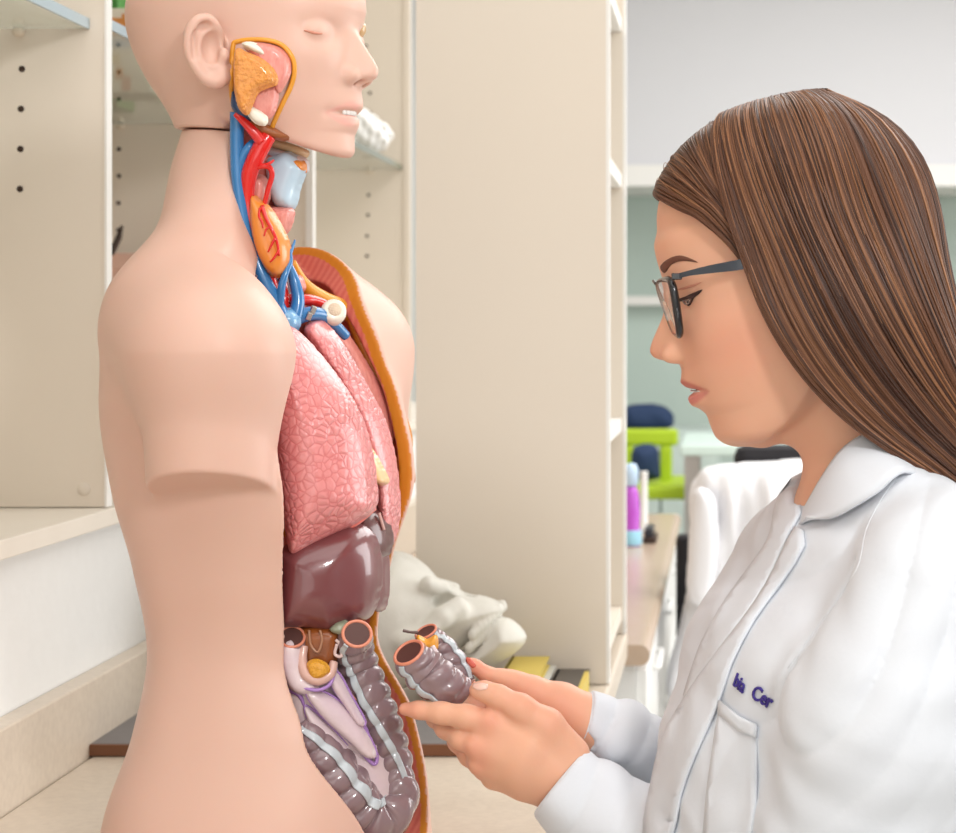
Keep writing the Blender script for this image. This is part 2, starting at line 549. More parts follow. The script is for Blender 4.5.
# far wall: solid below, glazed band, pale board above
M_soffit = mat('soffit_board', srgb(222, 222, 226), .7)
structure(box('wall_far', (-1.0, 7.4, 0), (3.2, 7.5, .70), M_wall))
structure(box('wall_far_upper', (-1.0, 6.95, PZ(166, 6.95)), (3.2, 7.5, 2.9), M_soffit))
structure(box('trim_1', (-1.0, 6.90, PZ(186, 6.90)), (3.2, 7.5, PZ(166, 6.95)), M_cabedge))
M_pane = mat('frosted_pane', srgb(196, 212, 204), .25, noise=(1.5, .5, srgb(176, 196, 190)))
wn = structure(box('window_1', (-1.0, 7.42, .70), (3.2, 7.44, PZ(186, 6.90)), M_pane))
for k, x in enumerate((-.62, .74, 1.65, 2.5)):
    structure(box('trim_%d' % (k + 2), (x, 7.36, .70), (x + .035, 7.42, PZ(186, 6.90)), M_cabedge))
structure(box('trim_6', (-1.0, 7.34, PZ(305, 7.34)), (3.2, 7.42, PZ(296, 7.34)), M_cabedge))

# --- plinth wall under the wall cabinets, backsplash, ledge
structure(box('wall_plinth', (-1.0, -.2, 0), (XF - .009, 5.0, CAMZ - .194), M_lwall))
structure(box('baseboard_left', (XF - .009, -.2, CZ - .034), (XF + .0126, 5.0, CZ + .072), M_stone, bev=.002))
ledge = box('cabinet_ledge', (-1.0, -.2, CAMZ - .193), (XF + .006, 5.0, CAMZ - .176), M_ledge, bev=.001)
tag(ledge, 'long pale ledge board running under the open wall cabinets', 'ledge')

# --- wall cabinet run: partitions with peg holes, trims, glass shelves
ZT = 2.55
cabinet = empty('wall_cabinet', (-.8, 3.0, CAMZ - .176), 'cream open wall cabinet with drilled partitions standing on the ledge at left', 'cabinet')
def hole(x, y, z, r, parent):
    V, F = lathe_np([(0, .0006), (r, .0006), (r, -.001)], 12)
    V = V[:, [0, 2, 1]] * np.array([1, -1, 1])
    return link('peg_hole', mesh_np('peg_hole', V + np.array([x, y - .0002, z]), F), parent, M_hole)
def partition(y, holes, trimw, tm=None):
    x1 = XF - .0005; x0 = x1 - trimw
    p = box('partition', (-1.0, y, CAMZ - .175), (x0, y + .014, ZT), M_cab, cabinet)
    box('edge_trim', (x0, y - .002, CAMZ - .175), (x1, y + .0145, ZT), tm or M_cabedge, cabinet)
    for px, py in holes: hole(PX(px, y), y, PZ(py, y), .0032, p)
    return p
partition(2.0, [(22, 69), (21, 109), (20.5, 149), (20, 189)], .0025)
partition(3.0, [(119.5, 99), (119, 149), (119, 176), (118.5, 203), (118.5, 230)], .011)
partition(3.92, [(370, 93), (370, 113), (370, 134), (368.5, 195), (368, 215), (367, 236), (367, 256), (366, 66), (366, 46)], .012, M_cab)
box('top_board', (-1.0, 1.0, ZT), (XF - .004, 3.95, ZT + .02), M_cab, cabinet)
box('back_board', (-.999, 1.0, CAMZ - .175), (-.985, 3.95, ZT), M_cab, cabinet)
partition(1.0, [], .004)
# screw cap low on the near partition
V, F = lathe_np([(0, .0015), (.006, .0015), (.0066, .0008), (.0066, 0)], 20)
link('screw_cap', mesh_np('screw_cap', V[:, [0, 2, 1]] * np.array([1, -1, 1]) + np.array([PX(84, 2.0), 2.0, PZ(489, 2.0)]), F), cabinet, M_cab)

def glass_shelf(y0, y1, zt, xf, label, em, clipx, clipz):
    t = .010
    s = box('glass_shelf', (-.984, y0, zt), (xf - .003, y1, zt + t), M_glass)
    s.data.transform(Matrix.Translation((.8, -(y0 + y1) / 2, -zt))); s.location = (-.8, (y0 + y1) / 2, zt)
    tag(s, label, 'shelf', 'glass shelves in the wall cabinets')
    box('polished_edge', (xf - .003, y0, zt - .0003), (xf, y1, zt + t + .0003), em, s)
    bm = bmesh.new(); bmesh.ops.create_uvsphere(bm, u_segments=16, v_segments=10, radius=.006)
    bmesh.ops.scale(bm, vec=(1.1, 1, .8), verts=bm.verts); bmesh.ops.translate(bm, vec=(clipx, y1 - .006, zt - .004), verts=bm.verts)
    bmesh_obj('shelf_pin', bm, M_glassclip, s, True)
    return s
M_glassclip = mat('pin_cream', srgb(226, 214, 196), .4)
glass_shelf(1.021, 1.999, PZ(29, 2.0), PX(90, 2.0), 'glass shelf at top left with a wide polished edge', M_glassedge2, PX(21, 2.0), 0)
glass_shelf(2.022, 2.999, PZ(124, 3.0), -.633, 'glass shelf behind the bald back of the mannequin head', M_glassedge2, PX(122, 3.0), 0)
glass_shelf(3.022, 3.919, PZ(170, 3.92), PX(402, 3.92), 'glass shelf with greenish edge beside the mannequin chin', M_glassedge, PX(371, 3.92), 0)

# --- countertop
counter = empty('countertop', (-.37, 1.5, 0), 'long speckled beige stone countertop the anatomical torso stands on', 'counter')
box('slab', (XF + .013, -.2, CZ - .035), (-.131, 2.69, CZ), M_stone, counter, bev=.004)
box('base_cabinet', (XF + .013, -.2, 0), (-.18, 2.67, CZ - .035), M_white, counter)

# far counter with rounded nose and white drawer fronts
farc = empty('far_counter', (-.35, 3.8, 0), 'farther counter with rounded brown nose and white drawer fronts beyond the cream cabinet', 'counter')
xr = PX(650, 2.73); zt = PZ(645, 2.73); zb = PZ(666, 2.73)
rr = (zt - zb) / 2
prof = [(-.6, zb), (xr - rr, zb)] + [(xr - rr + rr * math.sin(a), (zt + zb) / 2 - rr * math.cos(a)) for a in np.linspace(0, math.pi, 12)] + [(xr - rr, zt), (-.6, zt)]
bm = bmesh.new()
vs0 = [bm.verts.new((x, 2.73, z)) for x, z in prof]; vs1 = [bm.verts.new((x, 4.7, z)) for x, z in prof]
n = len(prof)
bm.faces.new(vs0); bm.faces.new(vs1[::-1])
for i in range(n): bm.faces.new((vs0[i], vs1[i], vs1[(i + 1) % n], vs0[(i + 1) % n]))
bmesh.ops.recalc_face_normals(bm, faces=bm.faces)
M_nose = mat('counter_nose', srgb(194, 172, 152), .25, noise=(60, .3, srgb(190, 160, 130)))
bmesh_obj('slab', bm, M_nose, farc)
box('base_cabinet', (-.6, 2.76, 0), (xr - .022, 4.7, zb), M_white, farc)
for k in range(3):
    y0 = 2.77 + k * .58
    for j, (z0, z1) in enumerate(((zb - .17, zb - .012), (zb - .36, zb - .18), (zb - .60, zb - .37), (.1, zb - .61))):
        d = box('drawer', (xr - .022, y0, z0), (xr - .006, y0 + .565, z1), M_white, farc, bev=.002)
        V, F = wtube([(xr - .006, y0 + .2, z1 - .03), (xr + .004, y0 + .2, z1 - .03), (xr + .004, y0 + .36, z1 - .03), (xr - .006, y0 + .36, z1 - .03)], .004, 8)
        link('handle', mesh_np('handle', V, F), d, M_white)

# --- cream open cabinet standing on the counter
oc = empty('open_cabinet', (-.25, 2.48, CZ), 'tall cream cabinet standing on the countertop behind the skull cast', 'cabinet')
x0, x1 = PX(416, 2.29), PX(606, 2.29)
for y, t in ((2.29, .018), (2.67, .018)):
    box('side_panel', (x0, y, CZ + .001), (x1, y + t, 2.75), M_cab, oc)
    box('edge_trim', (x1, y, CZ + .001), (x1 + .004, y + t, 2.75), M_cabedge, oc)
box('back_board', (x0, 2.308, CZ + .001), (x0 + .012, 2.67, 2.75), M_cab, oc)
for zz, m in ((PZ(434, 2.6), M_cabedge), (PZ(184, 2.6), M_cabedge), (CZ + .02, M_cab), (PZ(24, 2.6), M_cabedge)):
    box('shelf', (x0 + .012, 2.309, zz), (x1 - .002, 2.669, zz + .018), m, oc)
# white jar standing on its middle shelf
zj = PZ(434, 2.6) + .0182
jar = lathe('jar', [(0, 0), (.034, 0), (.038, .006), (.040, .05), (.036, .085), (.022, .10), (.020, .115), (0, .116)], (0, 0, 0), mat('white_ceramic', srgb(250, 249, 244), .3))
jar.location = (x1 - .046, 2.47, zj); tag(jar, 'small white jar on the middle shelf of the cream cabinet', 'jar')
lid_v, lid_f = lathe_np([(.023, .114), (.024, .116), (.024, .128), (.008, .133), (0, .133)], 32)
o = link('lid', mesh_np('lid', lid_v, lid_f), None, MATS['white_ceramic']); o.parent = jar

# --- dark board lying behind the torso
yb = .404 * FPX / (757 - VY)
brd = empty('dark_board', (PX(275, yb), yb + .15, CZ), 'thin dark grey board with brown front edge lying behind the torso', 'board')
bx0, bx1 = PX(89, yb), PX(463, yb)
box('panel', (bx0, yb + .004, CZ + .001), (bx1, 2.10, CZ + .012), mat('slate_grey', srgb(120, 116, 116), .5, noise=(30, .4, srgb(105, 101, 102))), brd, bev=.001)
box('edge_strip', (bx0, yb, CZ + .001), (bx1, yb + .0038, CZ + .0115), mat('edge_brown', srgb(120, 78, 52), .5), brd)

# --- books and papers by the cabinet foot
def book(name, lo, hi, cover, label, rot=0.0, group=None):
    c = ((lo[0] + hi[0]) / 2, (lo[1] + hi[1]) / 2, lo[2])
    e = empty(name, c, label, 'book', group); e.rotation_euler = (0, 0, rot)
    w, dp, h = hi[0] - lo[0], hi[1] - lo[1], hi[2] - lo[2]
    t = .0022
    def lb(nm, a, b, m):
        o = box(nm, a, b, m); o.parent = e; return o
    lb('pages', (-w/2 + .003, -dp/2 + .003, t), (w/2 - .004, dp/2 - .003, h - t), MATS.get('paper') or mat('paper', srgb(238, 235, 226), .8))
    lb('cover', (-w/2, -dp/2, 0), (w/2, dp/2, t), cover); lb('cover', (-w/2, -dp/2, h - t), (w/2, dp/2, h), cover)
    lb('spine', (-w/2 - .001, -dp/2, 0), (-w/2 + .0025, dp/2, h), cover)
    return e
M_yel = mat('cover_yellow', srgb(214, 190, 92), .5); M_dark = mat('cover_dark', srgb(86, 80, 74), .5)
book('book', (PX(508, 2.2), 2.07, CZ + .001), (PX(550, 2.2), 2.28, CZ + .024), mat('cover_grey', srgb(205, 205, 200), .5), 'grey covered book lying flat under the yellow one by the skull')
book('book', (PX(506, 2.2), 2.08, CZ + .0245), (PX(544, 2.2), 2.27, CZ + .036), M_yel, 'yellow covered book lying on the grey one beside the skull')
book('book', (PX(556, 2.25), 2.13, CZ + .001), (PX(588, 2.25), 2.28, CZ + .020), M_dark, 'dark covered book with yellow border at the foot of the cream cabinet')
bb = [o for o in COL.objects if o.name.startswith('book')][-1]
o = box('border', (-.001, 0, 0), (.004, .15, .0205), M_yel); o.parent = bb; o.location = ((PX(588, 2.25) - PX(556, 2.25)) / 2 - .003, -.1, 0)

# --- packets on the middle glass shelf
zs = PZ(124, 3.0) + .0102
def packet(name, px0, px1, pytop, y, dep, base, marks, label, cat):
    e = empty(name, (PX((px0 + px1) / 2, y), y + dep / 2, zs), label, cat)
    box('body', (PX(px0, y), y, zs), (PX(px1, y), y + dep, PZ(pytop, y)), base, e, bev=.002)
    for (a, b, c, d_, m) in marks:
        box('printed_panel', (PX(a, y), y - .0012, PZ(d_, y)), (PX(b, y), y - .0001, PZ(c, y)), m, e)
    return e
M_or = mat('print_orange', srgb(226, 150, 78), .5); M_bl = mat('print_blue', srgb(150, 176, 200), .5); M_pk = mat('print_salmon', srgb(222, 160, 130), .5)
M_gr = mat('print_green', srgb(70, 140, 60), .5)
packet('carton', 100, 150, 8, 2.62, .10, mat('carton_cream', srgb(240, 232, 214), .6),
       [(112, 122, 18, 28, M_or), (122, 128, 14, 32, MATS['print_orange']), (112, 130, 33, 41, M_bl), (116, 123, 62, 72, M_or), (122, 131, 70, 84, M_pk), (112, 120, 48, 58, mat('print_sand', srgb(226, 206, 160), .5))],
       'cream printed carton on the glass shelf behind the mannequin head', 'box')
packet('carton', 96, 118, -30, 2.78, .08, M_gr, [], 'green packet behind the cream carton on the glass shelf', 'box')
# salmon box on the ledge between the partitions
sb = empty('salmon_box', (PX(150, 2.8), 2.86, CAMZ - .176), 'salmon pink storage box on the ledge behind the mannequin shoulder', 'box')
box('body', (PX(70, 2.8), 2.80, CAMZ - .1755), (PX(225, 2.8), 2.96, PZ(262, 2.8)), mat('salmon_card', srgb(228, 186, 168), .7), sb, bev=.003)
box('lid', (PX(69, 2.8), 2.797, PZ(270, 2.8)), (PX(226, 2.8), 2.963, PZ(253, 2.8)), MATS['salmon_card'], sb, bev=.003)
V, F = wtube([PT(112, 252.6, 2.73), PT(118.5, 238, 2.835), PT(122, 226, 2.84)], [.004, .0045, .002], 10)
o = link('marker_pen', mesh_np('marker_pen', V, F), None, M_hole); tag(recentre(o), 'dark pen leaning up from the lid of the salmon box', 'pen')

# white crumpled cloth-like bundle on the right glass shelf
G = Grid((-60, -40, -40), (60, 40, 40), 2.0)
for c, r in (((-20, 0, 5), (26, 22, 16)), ((10, 4, 2), (24, 20, 18)), ((-2, -6, -10), (20, 18, 14))): G.ell(c, r, 8)
G.op(lambda u, v, w: 2.2*np.sin(u*.31+v*.2)*np.sin(w*.37+1)+1.2*np.sin(u*.7+2)*np.sin(v*.55), mode='a')
V, Q = G.mesh(); V = relax(V, Q, 1)
Vw = np.stack([V[:, 0], V[:, 1], -V[:, 2]], 1) * .0019
Vw[:, 2] -= Vw[:, 2].min()
o = link('gauze_bundle', mesh_np('gauze_bundle', Vw, Q[:, ::-1]), None, mat('gauze_white', srgb(244, 244, 242), .8))
o.location = (PX(357, 3.72), 3.72, PZ(170, 3.92) + .0102); tag(o, 'white gauze bundle on the glass shelf beside the mannequin chin', 'gauze')

# ------------------------------------------------------------------ skull cast behind her hands
SF = Frame(2.2)
M_plaster = mat('plaster_cast', srgb(232, 230, 222), .75, bump=(120, .2, .002), noise=(50, .3, srgb(214, 212, 202)))
G = Grid((325, -96, 535), (545, 96, 720), 1.8)
def S(x, y, v=0.0): return U((x, y), v)
G.ell(S(388, 622), (60, 66, 68), 0); G.ell(S(352, 634), (52, 62, 62), 20)
fu, lo, hi = inflate_f([(396, 556), (418, 566), (432, 581), (440, 589), (453, 586), (463, 592), (480, 596), (493, 600), (505, 607), (501, 613), (487, 627), (468, 642), (440, 656), (404, 660), (370, 640), (370, 580)], 0, 42, 60)
G.op(fu, lo, hi, 14)
fl_, lo, hi = inflate_f([(498, 619), (512, 621), (525, 635), (519, 648), (496, 663), (462, 676), (430, 678), (418, 668), (444, 662), (470, 646), (487, 631)], 0, 40, 44)
G.op(fl_, lo, hi, 2)
for sg in (-1, 1):
    G.chain([S(402, 642, 62*sg), S(424, 634, 58*sg), S(442, 618, 46*sg), S(456, 608, 32*sg)], [6, 8, 10, 12], 9)       # cheek bone
    G.chain([S(428, 584, 40*sg), S(440, 588, 26*sg), S(443, 590, 8*sg)], [8, 8, 7], 9)                                   # brow
    G.ell(S(447, 602, 25*sg), (15, 13, 10), 4, 's')                                                                      # eye socket
    G.ell(S(418, 612, 70*sg), (16, 14, 18), 10, 's')                                                                     # temple hollow
    G.chain([S(424, 668, 46*sg), S(410, 648, 54*sg), S(404, 640, 56*sg)], [12, 10, 7], 8)                                # jaw branch
G.chain([S(443, 588), S(455, 588)], [8, 4.5], 6)
G.ell(S(468, 593), (9, 8, 8), 4, 's')
for k in range(9):                                                                                                       # teeth
    t = k/8; vv = 30*t**.6
    for sg in (-1, 1):
        G.ell(S(502 - 30*t, 609 + 29*t - 3, vv*sg), (4.6, 4.2, 6), 1.5); G.ell(S(499 - 30*t, 620 + 27*t + 1, vv*sg), (4.4, 4.2, 6), 1.5)
o, _, _ = sculpt('skull_cast', G, SF, None, M_plaster)
dz = CZ + .001 - min(v.co.z for v in o.data.vertices); o.data.transform(Matrix.Translation((0, 0, max(dz, 0))))
tag(recentre(o), 'white plaster skull cast lying on the counter facing right behind the held colon piece', 'skull')

# ------------------------------------------------------------------ things far back at the right
def far_box(name, x0, y0, x1, y1, d, dep, m, parent, bev=.006): return box(name, (PX(x0, d), d, PZ(y1, d)), (PX(x1, d), d + dep, PZ(y0, d)), m, parent, bev)
# bottle, tube and clamp on the far counter
yb_ = (CAMZ - zt) * FPX / (546 - VY)
bt = empty('bottle', (PX(631, yb_), yb_, zt + .0002), 'purple bottle with pale blue cap on the far counter', 'bottle')
k = yb_ / FPX
for nm, pr, m in (('body', [(0, 0), (9.5, 0), (10, 2), (10, 14), (8.5, 20), (9.5, 34), (8, 52), (5.5, 60), (0, 60)], mat('bottle_purple', srgb(190, 84, 206), .3, coat=.4)),
                  ('base_band', [(10.2, 1), (10.8, 3), (10.8, 14), (10.2, 16)], mat('band_blue', srgb(160, 216, 240), .4)),
                  ('cap', [(5.6, 60), (7.5, 62), (7.5, 76), (5, 82), (0, 83)], mat('cap_pale_blue', srgb(196, 220, 244), .35))):
    V, F = lathe_np([(r*k, z*k) for r, z in pr], 24); o = link(nm, mesh_np(nm, V, F), None, m); o.parent = bt
y2 = yb_ + .25; k = y2 / FPX
o = lathe('measuring_tube', [(0, 0), (5*k, 0), (5*k, 4*k), (3.6*k, 6*k), (3.6*k, 60*k), (3.9*k, 62*k), (0, 62*k)], (0, 0, 0), M_white, None, 20)
o.location = (PX(644, y2), y2, zt + .0002); tag(o, 'slim white upright tube standing behind the purple bottle', 'tube')
e = empty('stapler', (PX(649, yb_ + .05), yb_ + .08, zt), 'small dark stapler on the far counter right of the purple bottle', 'stapler')
box('base', (PX(642, yb_), yb_ + .04, zt + .0003), (PX(655, yb_), yb_ + .16, zt + .012), M_hole, e, .002)
box('arm', (PX(643, yb_), yb_ + .05, zt + .0125), (PX(652, yb_), yb_ + .15, zt + .030), mat('dark_grey', srgb(52, 52, 56), .5), e, .003)
# pale table and things beyond
M_lime = mat('lime_green', srgb(178, 206, 40), .5); M_navy = mat('navy_cloth', srgb(38, 58, 92), .8); M_black = mat('black_fabric', srgb(36, 34, 38), .8)
tb = empty('table', (PX(760, 4.9), 5.2, 0), 'pale green table far back behind her chin', 'table')
far_box('tabletop', 680, 445, 800, 456, 4.9, .6, mat('table_pale', srgb(206, 224, 216), .4), tb)
for x in (684, 790):
    for dy in (.04, .54): box('leg', (PX(x, 4.9), 4.9 + dy, 0), (PX(x, 4.9) + .035, 4.935 + dy, PZ(456, 4.9) - .0005), M_metal, tb)
ch = empty('lime_chair', (PX(655, 5.7), 5.9, 0), 'lime green chair far back beside the pale table', 'chair')
far_box('backrest', 622, 429, 678, 446, 5.7, .03, M_lime, ch, .01)
far_box('upright', 660, 446, 672, 486, 5.7, .03, M_lime, ch, .008); far_box('upright', 624, 446, 634, 486, 5.7, .03, M_lime, ch, .008)
far_box('seat', 622, 486, 692, 500, 5.5, .42, M_lime, ch, .012)
for x in (626, 684):
    for dy in (.03, .36): box('leg', (PX(x, 5.5), 5.5 + dy, 0), (PX(x, 5.5) + .03, 5.53 + dy, PZ(500, 5.5) - .0005), M_metal, ch)
def sack(name, poly, d, T, m, label, cat, seed):
    fr = Frame(d)
    f, lo, hi = inflate_f(poly, 0, T, T*.9)
    G = Grid(lo, hi, 2.2); G.op(f); G.op(lambda u, v, w: 1.0*np.sin(u*.21+seed)*np.sin(w*.17+v*.1), mode='a')
    o, _, _ = sculpt(name, G, fr, None, m); return tag(recentre(o), label, cat)
sack('backpack', [(634, 448), (656, 447), (658, 470), (657, 478), (636, 478), (633, 466)], 5.60, 13, M_navy, 'navy backpack standing on the lime green chair seat', 'bag', 1)
cb = empty('far_cupboard', (PX(645, 6.3), 6.4, 0), 'low grey cupboard far back behind the lime chair', 'cupboard')
far_box('body', 600, 431, 720, 776, 6.3, .4, mat('cupboard_grey', srgb(186, 200, 194), .5), cb)
far_box('door', 604, 436, 659, 770, 6.28, .018, mat('cupboard_door', srgb(192, 206, 200), .5), cb); far_box('door', 661, 436, 716, 770, 6.28, .018, mat('cupboard_door', (0, 0, 0)), cb)
zc_ = PZ(431, 6.3)
sack('navy_case', [(626, 408), (650, 405), (668, 410), (670, 427), (626, 427)], 6.42, 12, M_navy, 'navy blue case on top of the grey cupboard', 'case', 2)
# office chair with a white coat over its back
oc2 = empty('office_chair', (PX(775, 3.45), 3.7, 0), 'black high backed office chair carrying a white coat behind her chin', 'chair')
far_box('backrest', 734, 446, 850, 640, 3.45, .07, M_black, oc2, .02)
far_box('seat', 684, 640, 880, 668, 3.40, .46, M_black, oc2, .03)
far_box('back_post', 780, 640, 800, 690, 3.53, .03, M_black, oc2)
far_box('arm_post', 676, 536, 690, 640, 3.46, .05, M_black, oc2, .008)
zs_ = PZ(668, 3.4)
V, F = lathe_np([(.0, zs_), (.03, zs_), (.03, .12), (.05, .10), (.05, .07), (0, .07)], 20); link('gas_column', mesh_np('gas_column', V + np.array([PX(800, 3.6), 3.62, 0]), F), oc2, M_black)
for k in range(5):
    a = k*2*math.pi/5 + .3; c0 = np.array([PX(800, 3.6), 3.62, .09]); d_ = np.array([math.cos(a), math.sin(a), 0])
    V, Fs = wtube([c0, c0 + d_*.09 + (0, 0, -.01), c0 + d_*.17 + (0, 0, -.03)], [.022, .018, .014], 10); f_ = link('foot', mesh_np('foot', V, Fs), oc2, M_black)
    bm = bmesh.new(); bmesh.ops.create_uvsphere(bm, u_segments=14, v_segments=10, radius=.03); bmesh.ops.translate(bm, vec=c0 + d_*.17 + np.array([0, 0, -.06]), verts=bm.verts); bmesh_obj('caster', bm, M_black, f_, True)
CF_ = Frame(3.3)
poly = [(700, 474), (716, 466), (760, 463), (830, 464), (856, 520), (852, 690), (800, 704), (740, 702), (700, 700), (670, 692), (674, 650), (686, 596), (694, 540), (694, 498)]
f, lo, hi = inflate_f(poly, 0, 36, 40, gx=.0)
G = Grid(lo, hi, 2.4); G.op(f)
G.op(lambda u, v, w: (3.6*np.sin((u + .28*(w - 470))*.16 + .8*np.sin(w*.02)) + 1.8*np.sin((u - .1*w)*.33))*sstep(w, 462, 500), mode='a')
G.cone(U((712, 500), -36), U((708, 600), -40), 4, 6, 10, 's')
coat2, _, _ = sculpt('draped_coat', G, CF_, None, mat('draped_white', srgb(238, 238, 242), .85))
tag(recentre(coat2), 'white lab coat draped over the back of the black office chair', 'coat')
o = inflate('sleeve', [(694, 494), (706, 490), (716, 506), (718, 556), (710, 602), (696, 604), (688, 590), (690, 540)], -40, 12, 12, CF_, coat2, mat('draped_white', (1, 1, 1)), h=2.2)[0]
# ------------------------------------------------------------------ anatomical torso
MF = Frame(1.55)
TC, TS = math.cos(math.radians(16)), math.sin(math.radians(16))   # the torso faces right and a little towards the camera
def loc_ab(u, v, uc, vc=0.0):
    du, dv = u - uc, v - vc
    return du*TC - dv*TS, -du*TS - dv*TC
def AB(a, b, w, uc, vc=0.0):
    return np.array([uc + a*TC - b*TS, vc - a*TS - b*TC, w])

SKIN = srgb(222, 182, 165)
M_plastic = mat('model_skin_plastic', SKIN, .42, attr=True, spec=.4, bump=(160, .04, .001), sss=.15, sssc=.006)
C_fat = srgb(232, 158, 52); C_mus = srgb(214, 120, 104); C_red = srgb(220, 84, 62)

# ---- generic head in real millimetres: a forward from the ear canal, b sideways, h down
def head_fn(profile, base, he=-18, eye_a=81, eye_b=32, sig=None, widths=1.0, back=None, hbo=-3, mouth=None, sock=7.0, open_mouth=0.0, jaw=None, abk=None, ca=-3, ch=-46, sh=82):
    pf = curve1([p[0] for p in profile], [p[1] for p in profile])
    bf = curve1([p[0] for p in base], [p[1] for p in base])
    hb = [-128, -60, -30, 0, 20, 40, 60, 75, 88, 97, 103]
    bw = curve1(hb, [60, 71, 73, 71, 67, 61, 53, 45, 34, 20, 8] if jaw is None else jaw)
    ab = curve1(hb, abk if abk else [-90, -96, -96, -88, -70, -30, 2, 20, 40, 62, 78])
    aw = curve1(hb, [-5, -5, -3, 0, 8, 16, 24, 36, 54, 70, 82])
    ex = curve1(hb, [2.2, 2.2, 2.3, 2.35, 2.2, 2.05, 1.95, 1.9, 1.9, 2, 2])
    sg = curve1(*zip(*sig))
    hbot = base[-1][0]
    def f(a, b, h):
        a, b, h = np.broadcast_arrays(a, b, h)
        N = pf(h) - bf(h)
        t = np.abs(b) / sg(h)
        D = N * np.exp(-t**2.3)
        q = ((np.abs(b) - eye_b) / 15.0)**2 + ((h - he) / 9.5)**2
        D = D - sock * np.exp(-q)
        D = D + 2.5*np.exp(-((np.abs(b) - 42)/16)**2 - ((h - 12)/14)**2)
        if mouth is not None:
            hm, mw = mouth
            g = np.clip(1 - (np.abs(b)/mw)**4, 0, 1)
            D = D - (2.6 + open_mouth) * g * np.exp(-((h - hm - .0015*b*b)/(1.7 + open_mouth*.3))**2)
            D = D - 2.0*np.exp(-((np.abs(b) - mw - 2)/4)**2 - ((h - hm - 1)/5)**2)
        m = sstep(a, 10, 55)
        a2 = a - D * m
        A_f = np.maximum(bf(h) - aw(h), 4); A_b = np.maximum(aw(h) - ab(h), 4); B = np.maximum(bw(h) * widths, 3)
        da = a2 - aw(h)
        A = np.where(da > 0, A_f, A_b)
        n = ex(h)
        r = ((np.abs(da)/A)**n + (np.abs(b)/B)**n)**(1/n)
        fl = (r - 1) * np.minimum(A, B) * .85
        fl = smax(fl, h - hbot + hbo, 10)
        fl = smax(fl, -62 - h, 6)
        cr_ = ell(a2, b, h, (ca, 0, ch), (95 if back is None else back, 73*widths, sh))
        return smin(fl, cr_, 9)
    return f

def add_head(G, H, tr, k, he, eye_b, eye_a, alar, nost, lids=True):
    """H in mm; tr(u,v,w)->(a,b,h) mm; k px per mm"""
    def f(u, v, w):
        a, b, h = tr(u, v, w)
        d = H(a, b, h)
        ba = np.abs(b)
        if alar: d = smin(d, ell(a, ba, h, alar[0], alar[1]), 3.5)
        if lids:
            d = smin(d, ell(a, ba, h, (eye_a, eye_b, he), (12.0, 15.5, 9.5)), 5.0)
        if nost: d = smax(d, -ell(a, ba, h, nost[0], nost[1]), 2)
        return d * k
    G.op(f)

KM = 1.1355
# profile of the mannequin head (h, a) in mm
def mm(w): return (w - 50) / KM
prof_m = [(-128, 40), (-110, 70), (-85, 92), (-60, 101), (mm(8), 103.5), (mm(18), 101), (mm(27), 99.5), (mm(37), 104), (mm(50), 111.5), (mm(62), 118.5), (mm(70), 121.5), (mm(76), 120.5), (mm(80), 115), (mm(84), 106.5),
          (mm(89), 103), (mm(95), 104), (mm(103), 105.5), (mm(107), 104.5), (mm(111), 101), (mm(116), 101), (mm(122), 101.8), (mm(128), 99), (mm(133), 96.2), (mm(140), 96.5), (mm(148), 97), (mm(154), 94), (mm(158), 86), (mm(161), 74)]
base_m = [(-128, 40), (-110, 70), (-85, 92), (-60, 100), (mm(8), 101), (mm(30), 98.5), (mm(50), 98), (mm(70), 97.5), (mm(90), 97), (mm(105), 97), (mm(120), 95.5), (mm(133), 94), (mm(148), 94), (mm(154), 91), (mm(158), 84), (mm(161), 74)]
sig_m = [(-128, 40), (mm(8), 26), (mm(24), 11), (mm(45), 9.5), (mm(60), 11), (mm(72), 14), (mm(80), 16), (mm(88), 20), (mm(105), 20), (mm(122), 19), (mm(133), 26), (mm(150), 20), (mm(160), 20)]
Hm = head_fn(prof_m, base_m, he=mm(35), eye_b=32, sig=sig_m, mouth=(mm(112), 25), sock=8.0, open_mouth=2.4, back=107, ca=-10, ch=-38, jaw=[60, 71, 73, 72, 70, 65, 57, 48, 38, 24, 10], abk=[-92, -102, -106, -102, -95, -81, -55, -20, 30, 60, 78])
UCH = 251.7
def tr_m(u, v, w):
    a, b = loc_ab(u, v, UCH)
    return a / KM, b / KM, (w - 55) / KM

model = empty('anatomical_torso', (-.38, 1.58, CZ), 'life size anatomical torso mannequin with open chest and belly showing painted organs', 'anatomical model')

# ---- trunk function (local units)
cW = [120, 170, 215, 250, 290, 340, 400, 480, 560, 640, 720, 800, 880, 920]
cU = curve1(cW, [246, 246, 252, 254, 255, 255, 255, 256, 256, 256, 254, 252, 252, 252])
cB = curve1(cW, [58, 60, 66, 90, 130, 158, 165, 158, 140, 126, 140, 164, 178, 180])
cF = curve1(cW, [52, 58, 60, 64, 72, 98, 126, 142, 124, 113, 157, 171, 173, 173])
cK = curve1(cW, [60, 62, 76, 96, 116, 124, 122, 110, 94, 86, 98, 122, 136, 140])
cE = curve1(cW, [2, 2, 2, 2.1, 2.3, 2.5, 2.7, 2.8, 2.6, 2.4, 2.3, 2.3, 2.3, 2.3])
WB = 851.4                                           # where the torso stands on the countertop
def trunk(u, v, w, grow=0.0):
    uc = cU(w); a, b = loc_ab(u, v, uc)
    A = np.where(a > 0, cF(w), cK(w)) + grow; B = cB(w) + grow; n = cE(w)
    r = ((np.abs(a)/A)**n + (np.abs(b)/B)**n)**(1/n)
    return (r - 1) * np.minimum((cF(w) + cK(w))*.5 + grow, B) * .9
